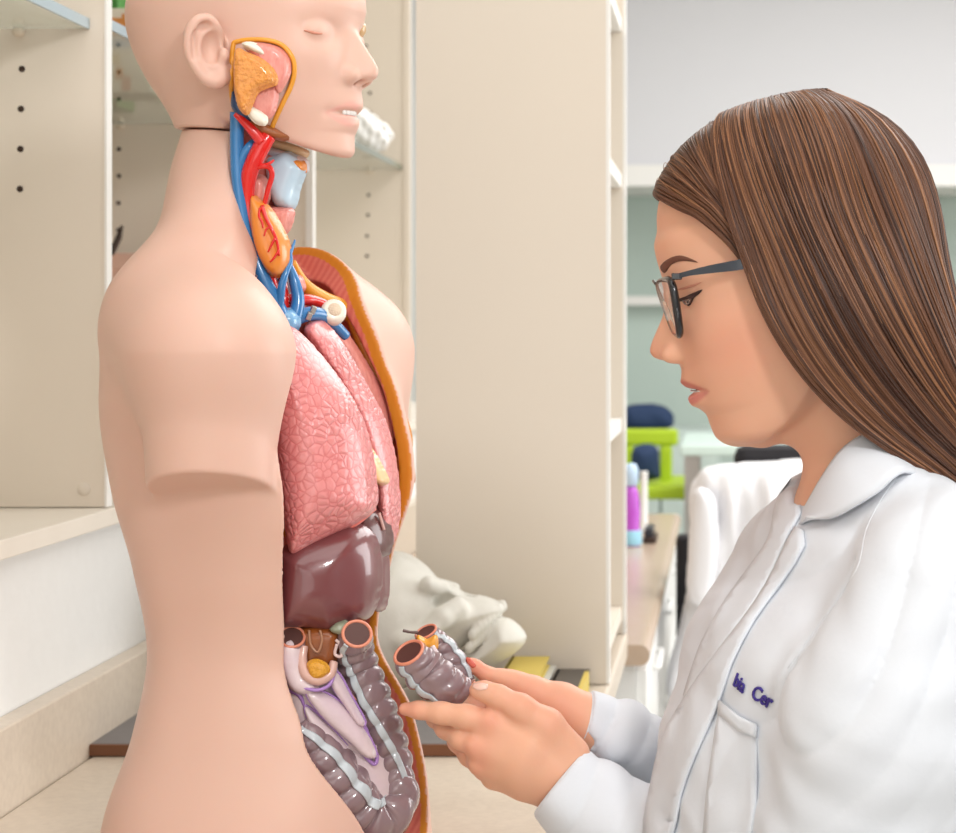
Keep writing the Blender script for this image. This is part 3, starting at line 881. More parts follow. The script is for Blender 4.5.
# opening: half widths on the near (right) and far (left) side by height
oN = curve1([95, 150, 215, 255, 275, 292, 340, 400, 480, 560, 640, 690, 720, 800, 850, 866], [130, 130, 130, 126, 118, 112, 118, 136, 129, 109, 93, 98, 103, 72, 38, 6])
oF = curve1([95, 150, 215, 265, 300, 330, 400, 480, 560, 640, 690, 720, 800, 850, 866], [130, 130, 130, 110, 90, 86, 86, 84, 82, 80, 76, 75, 68, 42, 8])
aLo = curve1([95, 150, 215, 250, 272, 292, 310, 345, 400], [16, 18, 27, 36, 41, 45, 34, 16, 8])
aLoF = curve1([95, 150, 240, 275, 300, 345, 400], [-26, -26, -26, 6, 26, 16, 8])
NSH = AB(42, 160, 352, 255); FSH = AB(28, -148, 352, 255)
NST = U((211, 491), -160); FST = U((369, 480), 140)
def outer(u, v, w):
    d = trunk(u, v, w)
    for S, sg in ((NSH, 1), (FSH, -1)):                       # trapezius and shoulders
        d = smin(d, cone(u, v, w, AB(-14, 18*sg, 195, 250), AB(-14, (126 if sg > 0 else 114)*sg, 306, 255), 40, 40), 56)
        d = smin(d, cone(u, v, w, AB(-6, (116 if sg > 0 else 104)*sg, 320, 255), S, 58, 60 if sg > 0 else 54), 55)
    nrm = np.array([.02, -.34, .94]); nrm /= np.linalg.norm(nrm)
    for S, E, r0, r1 in ((NSH, NST, 62, 56), (FSH, FST, 55, 48)):   # upper arms, cut flat
        arm = cone(u, v, w, S, E + (E - S) * .3, r0, r1)
        arm = smax(arm, (u - E[0])*nrm[0] + (v - E[1])*nrm[1] + (w - E[2])*nrm[2], 2.5)
        k = np.interp(w, [350, 440], [50, 7])
        d = smin(d, arm, k)
    return d
G = Grid((60, -250, 96), (480, 262, 872), 2.0)
def f_outer(u, v, w):
    d = outer(u, v, w)
    d = smax(d, w - WB, 3)
    # slanting seam under the mannequin head
    a, b = loc_ab(u, v, 246)
    d = smax(d, (131.2 + .09*(u - 180)) - w, 1.5)
    return d
G.op(f_outer)
def f_cav(u, v, w):
    a, b = loc_ab(u, v, cU(w))
    inner = trunk(u, v, w, -15.0 - 19*sstep(b, 20, -30)*sstep(w, 540, 640))
    inner = np.maximum(inner, 215 - w); inner = np.maximum(inner, w - 852)
    inner = np.maximum(inner, -(a + 45))
    q = sstep(b, -20, 10)
    prism = np.maximum(np.maximum(b - oN(w), -b - oF(w)), aLo(w)*q + aLoF(w)*(1 - q) - a)
    prism = np.maximum(prism, w - 866)
    return np.minimum(inner, prism)
G.op(f_cav, k=5, mode='s')
def col_shell(V):
    u, v, w = V[:, 0], V[:, 1], V[:, 2]
    o = outer(u, v, w)
    a, b = loc_ab(u, v, cU(w))
    c = np.tile(SKIN, (len(V), 1))
    inside = (f_cav(u, v, w) > -3.5) & (f_cav(u, v, w) < 3.5) & (w > 128)
    dep = -o
    far = b < 0
    wf = np.where(far, 11.5 - 5*sstep(w, 540, 640), 4.2)
    band = inside & (dep > 1.6) & (dep <= wf)
    stri = (.5 + .5*np.sin(a*.85 + b*.6 + 1.2*np.sin(w*.035)))[:, None]*.45
    mus = inside & (dep > wf)
    fat = srgb(204, 130, 36)*(1 - stri*.2) + srgb(228, 160, 64)*stri*.2
    c[band] = np.where(far[:, None], fat, np.tile(srgb(226, 112, 74), (len(V), 1)))[band]
    m2 = srgb(206, 104, 92)*(1 - stri) + srgb(232, 150, 130)*stri
    c[mus] = m2[mus]
    c[(~far) & (w < 306) & inside & (dep > 1.6)] = SKIN*.97
    return c
shell, Vs, Qs = sculpt('torso_shell', G, MF, model, M_plastic, col_shell, nrel=6)
bvh_shell = bvh_of(MF.world(Vs), Qs)

# ---- head
G = Grid((95, -130, -108), (395, 130, 176), 1.7)
add_head(G, Hm, tr_m, KM, mm(36), 32, 79, ((99.5, 13, mm(76)), (11, 6.5, 7.5)), ((107, 6.5, mm(82.5)), (7, 3.2, 3.4)), lids=True)
# neck root of the head down to the seam
G.cone(U((236, 40), 0), U((240, 170), 0), 66, 60, k=22)
def seam(u, v, w): return (w - (129.5 + .09*(u - 180)))
def cutneck(u, v, w):
    a, b = loc_ab(u, v, 246)
    return np.maximum(-seam(u, v, w), a - 54)
G.op(cutneck, mode='s', k=1.5)
# front of the neck below the jaw line is taken out (painted organs show there)
def underjaw(u, v, w):
    a, b = loc_ab(u, v, 246)
    return np.maximum(np.maximum(123 + .36*np.clip(a, 0, 200) - w, 14 - a), np.abs(b) - 90)
G.op(underjaw, mode='s', k=7)
# window cut in the cheek
cheek = [(234, 50), (239, 43), (262, 41.5), (280, 46), (290, 57), (293, 69), (290, 84), (281, 103), (273, 122), (270, 131), (258, 128), (246, 119), (237, 110), (233, 88)]
fc, lo, hi = inflate_f(cheek, -92, 13, 3, gx=.34, off=0)
G.op(fc, lo, hi, 1.0, 's')
# ear
earo = [(199, 16), (207, 14), (216, 20), (221, 33), (222, 46), (225, 58), (232, 70), (229, 80), (216, 86), (205, 82), (196, 70), (188, 55), (184, 38), (188, 24)]
fe, lo, hi = inflate_f(earo, -96, 7, 9, gx=.25)
G.op(fe, lo, hi, 5)
def EP(x, y, v): return U((x, y), v)
hx = cr([EP(222, 44, -84), EP(218, 31, -97), EP(213, 22, -103), EP(205, 18, -107), EP(195, 22, -111), EP(189, 36, -112), EP(189, 52, -110), EP(196, 67, -107), EP(205, 78, -103), EP(216, 82, -100), EP(226, 78, -94)], 4)
G.chain(hx, np.interp(np.linspace(0, 10, len(hx)), np.arange(11), [3.5, 4, 4, 4.2, 4.4, 4.6, 4.6, 4.8, 5.6, 6.4, 6]), 4, kk=1.5)
hx = cr([EP(208, 28, -103), EP(200, 38, -105), EP(199, 52, -105), EP(205, 63, -102), EP(214, 67, -99)], 4)
G.chain(hx, np.full(len(hx), 3.4), 4, kk=1.5)
G.ell(EP(212, 48, -103), (9, 9, 15), 4, 's')
G.ell(EP(205, 26, -108), (7, 4, 4), 3, 's')
G.ell(EP(194, 45, -112), (2.6, 4, 15), 2, 's')
G.ell(EP(224, 56, -97), (5, 6, 8), 4)
lipU = np.array([(326, 112), (336, 107), (346, 103), (352, 101), (357, 103), (359, 106), (356, 110), (348, 108), (338, 110)], float)
lipL = np.array([(327, 113), (338, 116), (348, 115), (356, 117), (355, 124), (348, 126), (338, 122)], float)
def col_head(V):
    c = np.tile(SKIN, (len(V), 1))
    P = UP(V)
    a, b, h = tr_m(V[:, 0], V[:, 1], V[:, 2])
    for L in (lipU, lipL):
        k = (1 - sstep(polyd(P[:, 0], P[:, 1], smoothpoly(L, 3)), -2, 2.5)) * (a > 60)
        c += (srgb(232, 172, 160) - c) * (k*.75)[:, None]
    # open far eye: painted rim
    return c
head, Vh, Qh = sculpt('head', G, MF, model, M_plastic, col_head)
Wh = MF.world(Vh)
bvh_head = bvh_of(Wh, Qh)
M_seam = mat('seam_dark', srgb(70, 40, 34), .7)
# visible seam line
# eyes: near lid line, far painted eye; teeth
M_lid = mat('lid_line', srgb(205, 140, 118), .6)
sp = onsurf(bvh_head, cr([(304, 30.5), (310, 31.8), (316, 33.2), (322, 33.6)], 6), .00015)
V, Fs = wtube(sp, np.interp(np.linspace(0, 1, len(sp)), [0, .5, 1], [.0005, .0011, .0006]), 8); link('eyelid_line', mesh_np('eyelid_line', V, Fs), head, M_lid); 
M_teeth = mat('teeth_white', srgb(250, 248, 244), .2, coat=.4)
e = U((345, 112.5), -32)
bm = bmesh.new()
parts = []
for i in range(5):
    t = (i - 1.0) / 4
    c = AB((97.5 - 5*t*t) * KM, -1 * 0 + t * 16, 0, UCH); c[2] = 116.5
    p = MF.world(c)
    b = bmesh.new(); bmesh.ops.create_cube(b, size=1); bmesh.ops.scale(b, vec=(.0034, .0042, .0056), verts=b.verts)
    bmesh.ops.bevel(b, geom=b.edges[:], offset=.0009, segments=2, affect='EDGES')
    bmesh.ops.translate(b, vec=p, verts=b.verts)
    t_ = bpy.data.meshes.new('t'); b.to_mesh(t_); b.free(); bm.from_mesh(t_); bpy.data.meshes.remove(t_)
bmesh_obj('teeth', bm, M_teeth, head, True)
ee = AB(83*KM, -34*KM, 0, UCH); ee[2] = 27
bm = bmesh.new(); bmesh.ops.create_uvsphere(bm, u_segments=24, v_segments=16, radius=.0088); bmesh.ops.translate(bm, vec=MF.world(ee), verts=bm.verts)
bmesh_obj('eyeball', bm, mat('glass_eye', srgb(206, 168, 120), .15, coat=.5), head, True)

# ---- cheek window contents
M_yel2 = mat('fat_yellow', srgb(232, 160, 50), .35, coat=.3, bump=(500, .2, .001))
M_paro = mat('gland_orange', srgb(238, 158, 72), .35, coat=.4, bump=(330, .9, .004), noise=(260, .4, srgb(214, 122, 48)))
M_muscle = mat('muscle_pink', srgb(230, 152, 140), .38, coat=.35, bump=(420, .5, .002, (1, 1, .35)), noise=(380, .6, srgb(208, 112, 104), (1, 1, .3)))
M_bone = mat('bone_white', srgb(236, 232, 216), .4, coat=.2)
M_art = mat('artery_red', srgb(222, 32, 28), .22, coat=.6)
M_vein = mat('vein_blue', srgb(52, 122, 182), .25, coat=.6)
M_vdark = mat('vein_navy', srgb(36, 62, 104), .3, coat=.4)
M_cart = mat('cartilage_blue', srgb(188, 212, 228), .3, coat=.4)
M_cork = mat('thyroid_orange', srgb(228, 138, 52), .3, coat=.45, bump=(60, .2, .003))
border = smoothpoly(cheek, 5)
cen = border.mean(0)
sp = []
for x, y in border:
    d = np.array([x, y]) - cen; q = np.array([x, y]) + d/np.linalg.norm(d)*1.8
    h = hit(bvh_head, *q)
    if h[0] is not None and 0 < y < 127: sp.append((tuple(h[0]), (x, y)))
i0 = max(range(len(sp)), key=lambda i: (sp[i][1][1] - sp[(i+1) % len(sp)][1][1])**2 + (sp[i][1][0] - sp[(i+1) % len(sp)][1][0])**2)
ring = np.array([s[0] for s in sp[i0+1:] + sp[:i0+1]])
V, Fs = wtube(ring, .0019, 10); link('cheek_border', mesh_np('cheek_border', V, Fs), head, M_yel2)
inflate('masseter_muscle', [(244, 45), (262, 44), (280, 49), (289, 60), (290, 72), (285, 84), (278, 92), (272, 78), (256, 58)], -88, 7, 6, MF, head, M_muscle, gx=.34, h=1.3)
inflate('cheekbone', [(243, 44), (252, 43), (262, 48), (266, 55), (260, 55), (248, 49)], -97, 6, 4, MF, head, M_bone, gx=.3, h=1.2)
inflate('cheek_muscle', [(252, 86), (262, 83), (276, 84), (278, 94), (274, 112), (266, 118), (252, 108)], -88, 6, 6, MF, head, M_muscle, gx=.34, h=1.3)
inflate('parotid_gland', [(236, 51), (246, 53), (262, 60), (274, 71), (277, 83), (268, 87), (258, 92), (252, 104), (247, 114), (239, 106), (235, 84)], -107, 11, 6, MF, head, M_paro, gx=.3, h=1.3)
tube('gland_duct', [(258, 84, -96), (266, 79, -94), (275, 80, -90), (280, 86, -87)], 2.6, MF, head, M_paro, 8)
inflate('jaw_bone', [(247, 110), (252, 107), (262, 112), (267, 119), (264, 125), (254, 121)], -95, 6, 4, MF, head, M_bone, gx=.3, h=1.2)
inflate('chin_muscle', [(256, 122), (268, 126), (282, 132), (292, 138), (280, 140), (262, 134), (248, 124)], -70, 6, 5, MF, head, mat('muscle_brown', srgb(150, 84, 40), .35, coat=.4), gx=.5, h=1.5)

# ---- neck contents
M_cream = mat('connective_cream', srgb(232, 196, 150), .4, coat=.2)
G = Grid((180, -70, 108), (330, 80, 345), 2.2)
G.chain([U((250, 118), -6), U((254, 165), -6), U((256, 215), -4), U((264, 262), 2), U((284, 330), 6)], [32, 34, 30, 22, 30], 0)
sculpt('neck_core', G, MF, model, mat('muscle_red', srgb(205, 104, 92), .45, coat=.2, bump=(300, .5, .002, (1, 1, .2))))
inflate('larynx', [(276, 156), (290, 152), (306, 166), (306, 172), (300, 188), (294, 208), (276, 206), (268, 178), (268, 160)], -24, 22, 12, MF, model, M_cart, h=2)
inflate('hyoid_membrane', [(270, 146), (284, 150), (304, 158), (308, 164), (306, 172), (288, 160), (268, 160)], -14, 20, 8, MF, model, mat('membrane_pale', srgb(226, 218, 222), .35, coat=.3), h=2)
inflate('fat_pad', [(292, 160), (304, 162), (306, 172), (298, 170)], -26, 16, 5, MF, model, M_cork, h=1.6)
tube('jaw_plate', [(258, 138, -30), (278, 144, -26), (296, 150, -18), (306, 154, -4)], 4.5, MF, model, M_cream, 10)
inflate('neck_muscle', [(250, 176), (266, 178), (270, 196), (262, 210), (250, 200)], -42, 14, 8, MF, model, M_muscle, h=2)
inflate('throat_muscle', [(268, 208), (284, 207), (294, 212), (288, 232), (276, 236), (266, 224)], -30, 16, 8, MF, model, M_muscle, h=2)
inflate('windpipe', [(262, 262), (284, 256), (290, 300), (286, 330), (268, 330), (262, 290)], -14, 16, 12, MF, model, M_cart, h=2)
thy, _, _ = inflate('thyroid_gland', [(252, 196), (262, 202), (271, 209), (282, 227), (290, 246), (290, 263), (282, 276), (269, 273), (257, 250), (251, 222)], -62, 17, 14, MF, model, M_cork, gx=.3, h=1.8)
Vt = thy
def redbranch(pts, r, m=M_art, name='vessel_branch'): return tube(name, pts, r, MF, thy, m, 8, sub=5)
redbranch([(262, 206, -78), (266, 218, -82), (272, 230, -84), (277, 242, -82), (279, 256, -80)], [2.2, 2, 1.8, 1.5, 1.1])
redbranch([(260, 208, -80), (259, 216, -82), (262, 222, -83), (263, 228, -83)], [1.4, 1.3, 1.2, .8])
redbranch([(275, 238, -84), (271, 246, -84), (268, 252, -83)], [1.4, 1.2, .8])
redbranch([(279, 250, -81), (274, 258, -81), (270, 262, -80)], [1.3, 1.1, .8])
redbranch([(270, 226, -84), (266, 230, -84), (264, 236, -84)], [1.2, 1, .7])
tube('jugular_vein', [(237, 112, -76), (237, 150, -72), (238, 180, -72), (243, 215, -70), (252, 250, -66), (264, 280, -64), (274, 300, -60), (282, 318, -54)], [6.8, 6.8, 6.4, 6.2, 6.2, 7, 8, 8], MF, model, M_vein, 14)
tube('jugular_branch', [(240, 168, -72), (243, 156, -74), (249, 147, -74), (253, 142, -70)], [5, 4.6, 4.2, 3.4], MF, model, M_vein, 12)
tube('navy_vein', [(236, 92, -80), (237, 104, -82), (243, 114, -80), (248, 122, -74)], [4, 6, 6, 4], MF, model, M_vdark, 12)
tube('carotid_artery', [(268, 136, -72), (262, 146, -74), (255, 160, -74), (249, 176, -72), (248, 200, -68), (252, 226, -66), (260, 250, -62), (268, 272, -58), (275, 292, -54)], [8, 8.5, 8.5, 8, 6.4, 5.8, 5.6, 5.6, 5], MF, model, M_art, 14)
tube('carotid_branch', [(262, 142, -78), (252, 130, -82), (242, 120, -84), (235, 114, -84)], [6, 5, 3.6, 2.4], MF, model, M_art, 12)
tube('carotid_branch', [(256, 168, -76), (264, 166, -78), (270, 168, -76), (272, 176, -72), (268, 190, -68), (264, 206, -64)], [2.2, 2.8, 2.8, 2.6, 2.6, 2.2], MF, model, M_art, 10)
tube('carotid_branch', [(264, 166, -78), (270, 163, -80), (274, 160, -79)], [2, 1.6, 1], MF, model, M_art, 8)
tube('brachial_vein', [(276, 330, -56), (280, 300, -62), (282, 285, -64), (286, 272, -62), (290, 262, -58), (289, 250, -58), (285, 240, -58)], [7, 4.2, 3.8, 3.4, 2.8, 2.2, 1.4], MF, model, M_vein, 12)
tube('thyroid_vein', [(286, 262, -58), (282, 258, -60), (278, 257, -61)], [2, 1.6, 1], MF, model, M_vein, 8)
tube('thyroid_vein', [(290, 254, -58), (293, 246, -54), (295, 240, -52)], [2, 1.6, 1], MF, model, M_vein, 8)
tube('left_vein', [(288, 262, -40), (294, 280, -40), (298, 300, -40), (294, 318, -44), (287, 328, -48)], [3, 5.5, 6.5, 7.5, 8], MF, model, M_vein, 12)
tube('subclavian_vein', [(286, 324, -46), (300, 316, -34), (318, 314, -16), (334, 324, 4), (346, 336, 20)], [9, 8, 7, 5.5, 5], MF, model, M_vein, 12)
tube('subclavian_artery', [(280, 296, -30), (294, 300, -24), (308, 300, -10), (322, 304, 8), (336, 312, 26)], [4.5, 5, 6, 6, 5], MF, model, M_art, 12)
tube('aorta_branch', [(282, 322, -36), (284, 306, -40), (284, 292, -38), (282, 278, -30)], [5, 5, 4.6, 4], MF, model, M_art, 12)
inflate('vena_cava', [(274, 316), (284, 308), (296, 312), (300, 324), (292, 336), (280, 334)], -46, 14, 9, MF, model, mat('vein_pale', srgb(120, 172, 212), .25, coat=.6), h=2)
tube('fat_border', [(292, 262, 20), (304, 284, 34), (322, 298, 54), (340, 306, 72), (352, 318, 86)], [4, 6.5, 8, 8, 7], MF, model, M_yel2, 12)
inflate('lymph_pad', [(296, 276), (302, 278), (305, 288), (300, 292), (295, 286)], -12, 10, 5, MF, model, M_muscle, h=1.6)
# cut collar bone
bone = U((334, 311), -6)
bo = lathe('collar_bone', [(0, -.014), (.0090, -.014), (.0100, -.002), (.0092, .002), (.0070, .0032), (0, .0026)], (0, 0, 0), M_bone, None, 28)
bo.parent = model; bo.location = Vector(MF.world(bone).tolist()) - world_loc(model); bo.rotation_euler = (math.radians(68), 0, math.radians(24))
mt = lathe('marrow', [(0, .0036), (.0052, .0034), (.0056, .0024)], (0, 0, 0), mat('marrow_cream', srgb(226, 205, 178), .6, bump=(900, .8, .001)), None, 24)
mt.parent = bo
# clips
for x, y, v in ((277, 320, -62), (309, 316, -38), (313, 310, -32)):
    o = box('wire_clip', (-.002, -.002, -.003), (.002, .002, .003), M_metal, None, bev=.0006); o.parent = model
    o.location = Vector(MF.world(U((x, y), v)).tolist()) - world_loc(model); o.rotation_euler = (.4, .3, .5)

# ---- lungs
def lung_nodes(nt, b):
    tc = nt.nodes.new('ShaderNodeTexCoord')
    nz = nt.nodes.new('ShaderNodeTexNoise'); nz.inputs['Scale'].default_value = 45; nz.inputs['Detail'].default_value = 3
    ad = nt.nodes.new('ShaderNodeVectorMath'); ad.operation = 'MULTIPLY_ADD'; ad.inputs[1].default_value = (.008, .008, .008)
    nt.links.new(tc.outputs['Object'], nz.inputs['Vector']); nt.links.new(nz.outputs['Color'], ad.inputs[0]); nt.links.new(tc.outputs['Object'], ad.inputs[2])
    vo = nt.nodes.new('ShaderNodeTexVoronoi'); vo.feature = 'DISTANCE_TO_EDGE'; vo.inputs['Scale'].default_value = 150
    nt.links.new(ad.outputs[0], vo.inputs['Vector'])
    mr = nt.nodes.new('ShaderNodeMapRange'); mr.inputs[1].default_value = .0; mr.inputs[2].default_value = .12
    nt.links.new(vo.outputs['Distance'], mr.inputs[0])
    mx = nt.nodes.new('ShaderNodeMix'); mx.data_type = 'RGBA'; mx.inputs[6].default_value = (*srgb(208, 116, 116), 1); mx.inputs[7].default_value = (*srgb(224, 142, 140), 1)
    nt.links.new(mr.outputs[0], mx.inputs[0])
    nt.links.new(mx.outputs[2], b.inputs['Base Color'])
    bp = nt.nodes.new('ShaderNodeBump'); bp.inputs['Strength'].default_value = .42; bp.inputs['Distance'].default_value = .002
    mr2 = nt.nodes.new('ShaderNodeMapRange'); mr2.inputs[1].default_value = 0; mr2.inputs[2].default_value = .3
    nt.links.new(vo.outputs['Distance'], mr2.inputs[0])
    nz2 = nt.nodes.new('ShaderNodeTexNoise'); nz2.inputs['Scale'].default_value = 16; nt.links.new(tc.outputs['Object'], nz2.inputs['Vector'])
    mr3 = nt.nodes.new('ShaderNodeMapRange'); mr3.inputs[1].default_value = .42; mr3.inputs[2].default_value = .62; mr3.inputs[3].default_value = .12; mr3.inputs[4].default_value = .6
    nt.links.new(nz2.outputs['Fac'], mr3.inputs[0]); nt.links.new(mr3.outputs[0], bp.inputs['Strength'])
    nt.links.new(mr2.outputs[0], bp.inputs['Height']); nt.links.new(bp.outputs[0], b.inputs['Normal'])
M_lung = mat('lung_pink', srgb(232, 146, 142), .3, coat=.5, build=lung_nodes, sss=.1, sssc=.004)
inflate('lung', [(268, 332), (280, 324), (298, 332), (316, 350), (334, 372), (352, 398), (366, 428), (374, 462), (377, 492), (375, 508), (358, 522), (340, 532), (318, 544), (293, 555), (284, 520), (276, 460), (268, 390)], -78, 52, 62, MF, model, M_lung, gx=.42, gw=-.05, h=2.2)
inflate('lung', [(304, 330), (318, 320), (332, 330), (350, 356), (368, 388), (384, 418), (394, 452), (399, 490), (399, 520), (394, 540), (386, 548), (380, 520), (374, 480), (358, 420), (338, 384), (318, 356)], 4, 38, 30, MF, model, M_lung, gx=.5, gw=.0, h=2.0)
tube('lung_rim', [(294, 555, -92), (318, 545, -84), (342, 531, -74), (360, 520, -66), (375, 508, -56)], [2.5, 3.4, 3.4, 3.2, 2.4], MF, model, mat('lung_edge', srgb(232, 124, 112), .3, coat=.5), 8)
inflate('heart_fat', [(368, 446), (376, 456), (386, 474), (388, 482), (378, 484), (368, 470)], -20, 20, 8, MF, model, mat('fat_cream', srgb(232, 190, 140), .3, coat=.4), h=2)
inflate('chest_muscle', [(328, 322), (344, 330), (362, 356), (382, 390), (396, 424), (396, 440), (384, 432), (366, 396), (346, 356), (330, 336)], 62, 12, 9, MF, model, M_muscle, gx=.4, h=2)
# ---- broad orange cut edge on the far side
M_fatb = mat('fat_ochre', srgb(222, 142, 40), .4, coat=.3, bump=(260, .4, .002), noise=(120, .5, srgb(200, 120, 30)))
L = [(348, 314, 84), (362, 344, 84), (378, 376, 84), (392, 402, 84), (403, 428, 84), (405, 446, 84), (401, 468, 82), (395, 500, 80)]
tube('fat_border', L, [4, 6, 7, 7, 7.5, 8, 7.5, 5], MF, model, M_fatb, 14, ecc=1.8)

# ---- diaphragm, liver, gall bladder
M_liver = mat('liver_maroon', srgb(118, 62, 64), .3, coat=.75, sss=.05, noise=(8, .3, srgb(104, 52, 56)))
inflate('diaphragm', [(300, 540), (340, 520), (372, 506), (388, 520), (392, 545), (380, 560), (330, 560)], -10, 40, 26, MF, model, mat('diaphragm_dark', srgb(96, 52, 50), .3, coat=.5), gx=.3, h=2.4)
inflate('liver', [(279, 562), (284, 547), (310, 532), (340, 524), (364, 526), (378, 542), (382, 572), (378, 600), (370, 616), (356, 622), (338, 632), (310, 628), (292, 627), (279, 622)], -66, 46, 46, MF, model, M_liver, gx=.42, h=2.4)
inflate('liver_lobe', [(366, 528), (378, 528), (386, 546), (389, 572), (388, 596), (384, 609), (376, 610), (371, 602), (374, 570), (372, 546)], -6, 34, 16, MF, model, M_liver, gx=.4, h=2)
tube('falciform_ligament', [(379, 513, -24), (381, 520, -25), (384, 530, -24)], 1.6, MF, model, mat('ligament_pale', srgb(205, 160, 150), .3, coat=.4), 8)
inflate('gall_bladder', [(330, 629), (337, 622), (345, 621), (352, 628), (350, 635), (338, 634)], -88, 12, 9, MF, model, mat('bile_green', srgb(146, 150, 128), .25, coat=.6), gx=.3, h=1.6)

# ---- bowel
M_col = mat('colon_mauve', srgb(142, 118, 122), .24, coat=.75, noise=(30, .35, srgb(122, 98, 104)), sss=.05)
M_taenia = mat('taenia_grey', srgb(190, 198, 204), .25, coat=.6)
M_lumen = mat('lumen_brown', srgb(86, 52, 46), .5)
M_cutrim = mat('cut_rim_orange', srgb(222, 138, 110), .35, coat=.4)
M_mesen = mat('mesentery_pale', srgb(226, 208, 208), .3, coat=.5, bump=(120, .4, .002), noise=(34, .5, srgb(206, 176, 196)))
M_purple = mat('vein_violet', srgb(170, 128, 196), .3, coat=.5)
def colon(name, pts, rad, parent, fr=MF, period=19.0, depth=.17, sub=14, n=40, stripe=None, ends=(True, True), endr=1.0, sw=.16, lift=1.02):
    """haustrated gut: pts in pixels with depth"""
    L = U(np.asarray(pts, float)); C = cr(L, sub)
    R = np.interp(np.linspace(0, len(pts)-1, len(C)), np.arange(len(pts)), np.broadcast_to(rad, (len(pts),)))
    s = np.concatenate([[0], np.cumsum(np.linalg.norm(np.diff(C, axis=0), axis=1))])
    m = int(s[-1] / 1.6); ss = np.linspace(0, s[-1], m)
    C = np.stack([np.interp(ss, s, C[:, k]) for k in range(3)], 1); R = np.interp(ss, s, R)
    def rf(i, th):
        ph = ss[i] / period
        seg = np.floor(ph + .5*np.sin(th*1 + 1))            # staggered pouches round the wall
        loc = np.abs(np.sin(math.pi * (ph + .22*np.sin(2*th + .6))))
        g = 1 - depth + depth*1.35*loc**.55
        tae = np.zeros_like(th)
        for t0 in (0.6, 0.6 + 2.094, 0.6 + 4.189): tae = np.maximum(tae, np.exp(-(((th - t0 + math.pi) % (2*math.pi) - math.pi)/.2)**2))
        e = min(1, (ss[i])/7 if ends[0] else 1, (ss[-1]-ss[i])/7 if ends[1] else 1)
        g = 1 + (g - 1)*max(.15, e)
        return g*(1 - tae) + (1 - depth*.35)*tae
    V, Fs, (N, B, T) = sweep_np(C, R, n, True, rfun=rf)
    Fs[1] = np.concatenate([Fs[1][:n] if not ends[0] else Fs[1][:0], Fs[1][n:] if not ends[1] else Fs[1][:0]])
    o = link(name, mesh_np(name, fr.world(V), [f[:, ::-1] for f in Fs if len(f)]), parent, M_col)
    if stripe is not None:
        SV = []; w = 7; xs_, ys_ = zip(*stripe)
        for i in range(m):
            x = np.interp(i/(m-1), xs_, ys_)              # 0 faces the viewer's side, + / - to either flank
            dv = np.array([0, -1.0, 0]); dv -= (dv @ T[i])*T[i]; dv /= np.linalg.norm(dv) + 1e-9
            sd = np.cross(T[i], dv); dr = math.cos(x)*dv + math.sin(x)*sd
            th = math.atan2(dr @ B[i], dr @ N[i]) + np.linspace(-sw, sw, w)
            r = R[i]*np.maximum(rf(i, th), 1 - depth*.4)*lift + .6
            SV.append(C[i] + (np.cos(th)*r)[:, None]*N[i] + (np.sin(th)*r)[:, None]*B[i])
        SV = np.concatenate(SV); j = np.arange(w-1)
        Q = np.concatenate([np.stack([i*w+j, i*w+j+1, (i+1)*w+j+1, (i+1)*w+j], 1) for i in range(m-1)])
        me = mesh_np('taenia', fr.world(SV), Q[:, ::-1])
        so = link('taenia', me, o, M_taenia)
        md = so.modifiers.new('solid', 'SOLIDIFY'); md.thickness = .0012; md.offset = 0
    for k, e in enumerate(ends):
        if not e: continue
        p = C[0] if k == 0 else C[-1]; t = -T[0] if k == 0 else T[-1]; r = (R[0] if k == 0 else R[-1])
        n_, b_ = (N[0], B[0]) if k == 0 else (N[-1], B[-1])
        th = np.linspace(0, 2*math.pi, 37)
        ringp = p + t*.4 + r*.89*(np.cos(th)[:, None]*n_ + np.sin(th)[:, None]*b_)
        V, Fs, _ = sweep_np(ringp, r*.105, 10, False)
        link('cut_rim', mesh_np('cut_rim', fr.world(V), [f[:, ::-1] for f in Fs]), o, M_cutrim)
        V = np.concatenate([[p - t*.8], p + t*.7 + r*.84*(np.cos(th)[:-1, None]*n_ + np.sin(th)[:-1, None]*b_)])
        F = np.array([(0, 1 + i, 1 + (i+1) % 36) for i in range(36)])
        if k == 0: F = F[:, ::-1]
        me = mesh_np('lumen', fr.world(V), F[:, ::-1]); lo_ = link('lumen', me, o, M_lumen)
    return o
inflate('mesentery', [(276, 650), (300, 640), (340, 650), (372, 690), (400, 750), (410, 800), (392, 826), (350, 832), (318, 800), (296, 740), (280, 690)], -52, 36, 30, MF, model, M_mesen, gx=.42, gw=-.06, h=2.6)
colon('ascending_colon', [(292, 637, -100), (291, 646, -90), (290, 658, -84), (294, 676, -82), (299, 692, -80)], [13, 15, 15, 14, 12], model, ends=(True, False), period=17)
colon('descending_colon', [(357, 634, -98), (354, 646, -78), (357, 664, -66), (366, 690, -62), (378, 720, -54), (388, 748, -46), (394, 772, -44), (395, 794, -46)], [15, 18, 20, 21, 21, 20, 19, 18], model, ends=(True, False), stripe=[(0, -.25), (.4, -.1), (.8, .5), (1, .9)], period=18)
colon('sigmoid_colon', [(396, 776, -44), (397, 798, -48), (382, 815, -56), (360, 811, -66), (341, 792, -80), (325, 768, -88), (310, 746, -92), (294, 728, -96)], [18, 22, 27, 31, 32, 29, 24, 18], model, ends=(False, False), stripe=[(0, -.4), (.25, -.75), (.5, -.85), (.75, -.85), (1, -.5)], period=22, sw=.15)
tube('mesentery_vein', [(296, 668, -96), (306, 688, -96), (310, 700, -94), (312, 730, -92)], [1.8, 1.8, 1.5, 1], MF, model, M_purple, 8)
tube('mesentery_vein', [(328, 672, -90), (334, 690, -88), (350, 706, -84), (366, 728, -78), (372, 746, -76)], [1.2, 1.5, 1.5, 1.4, 1], MF, model, M_purple, 8)
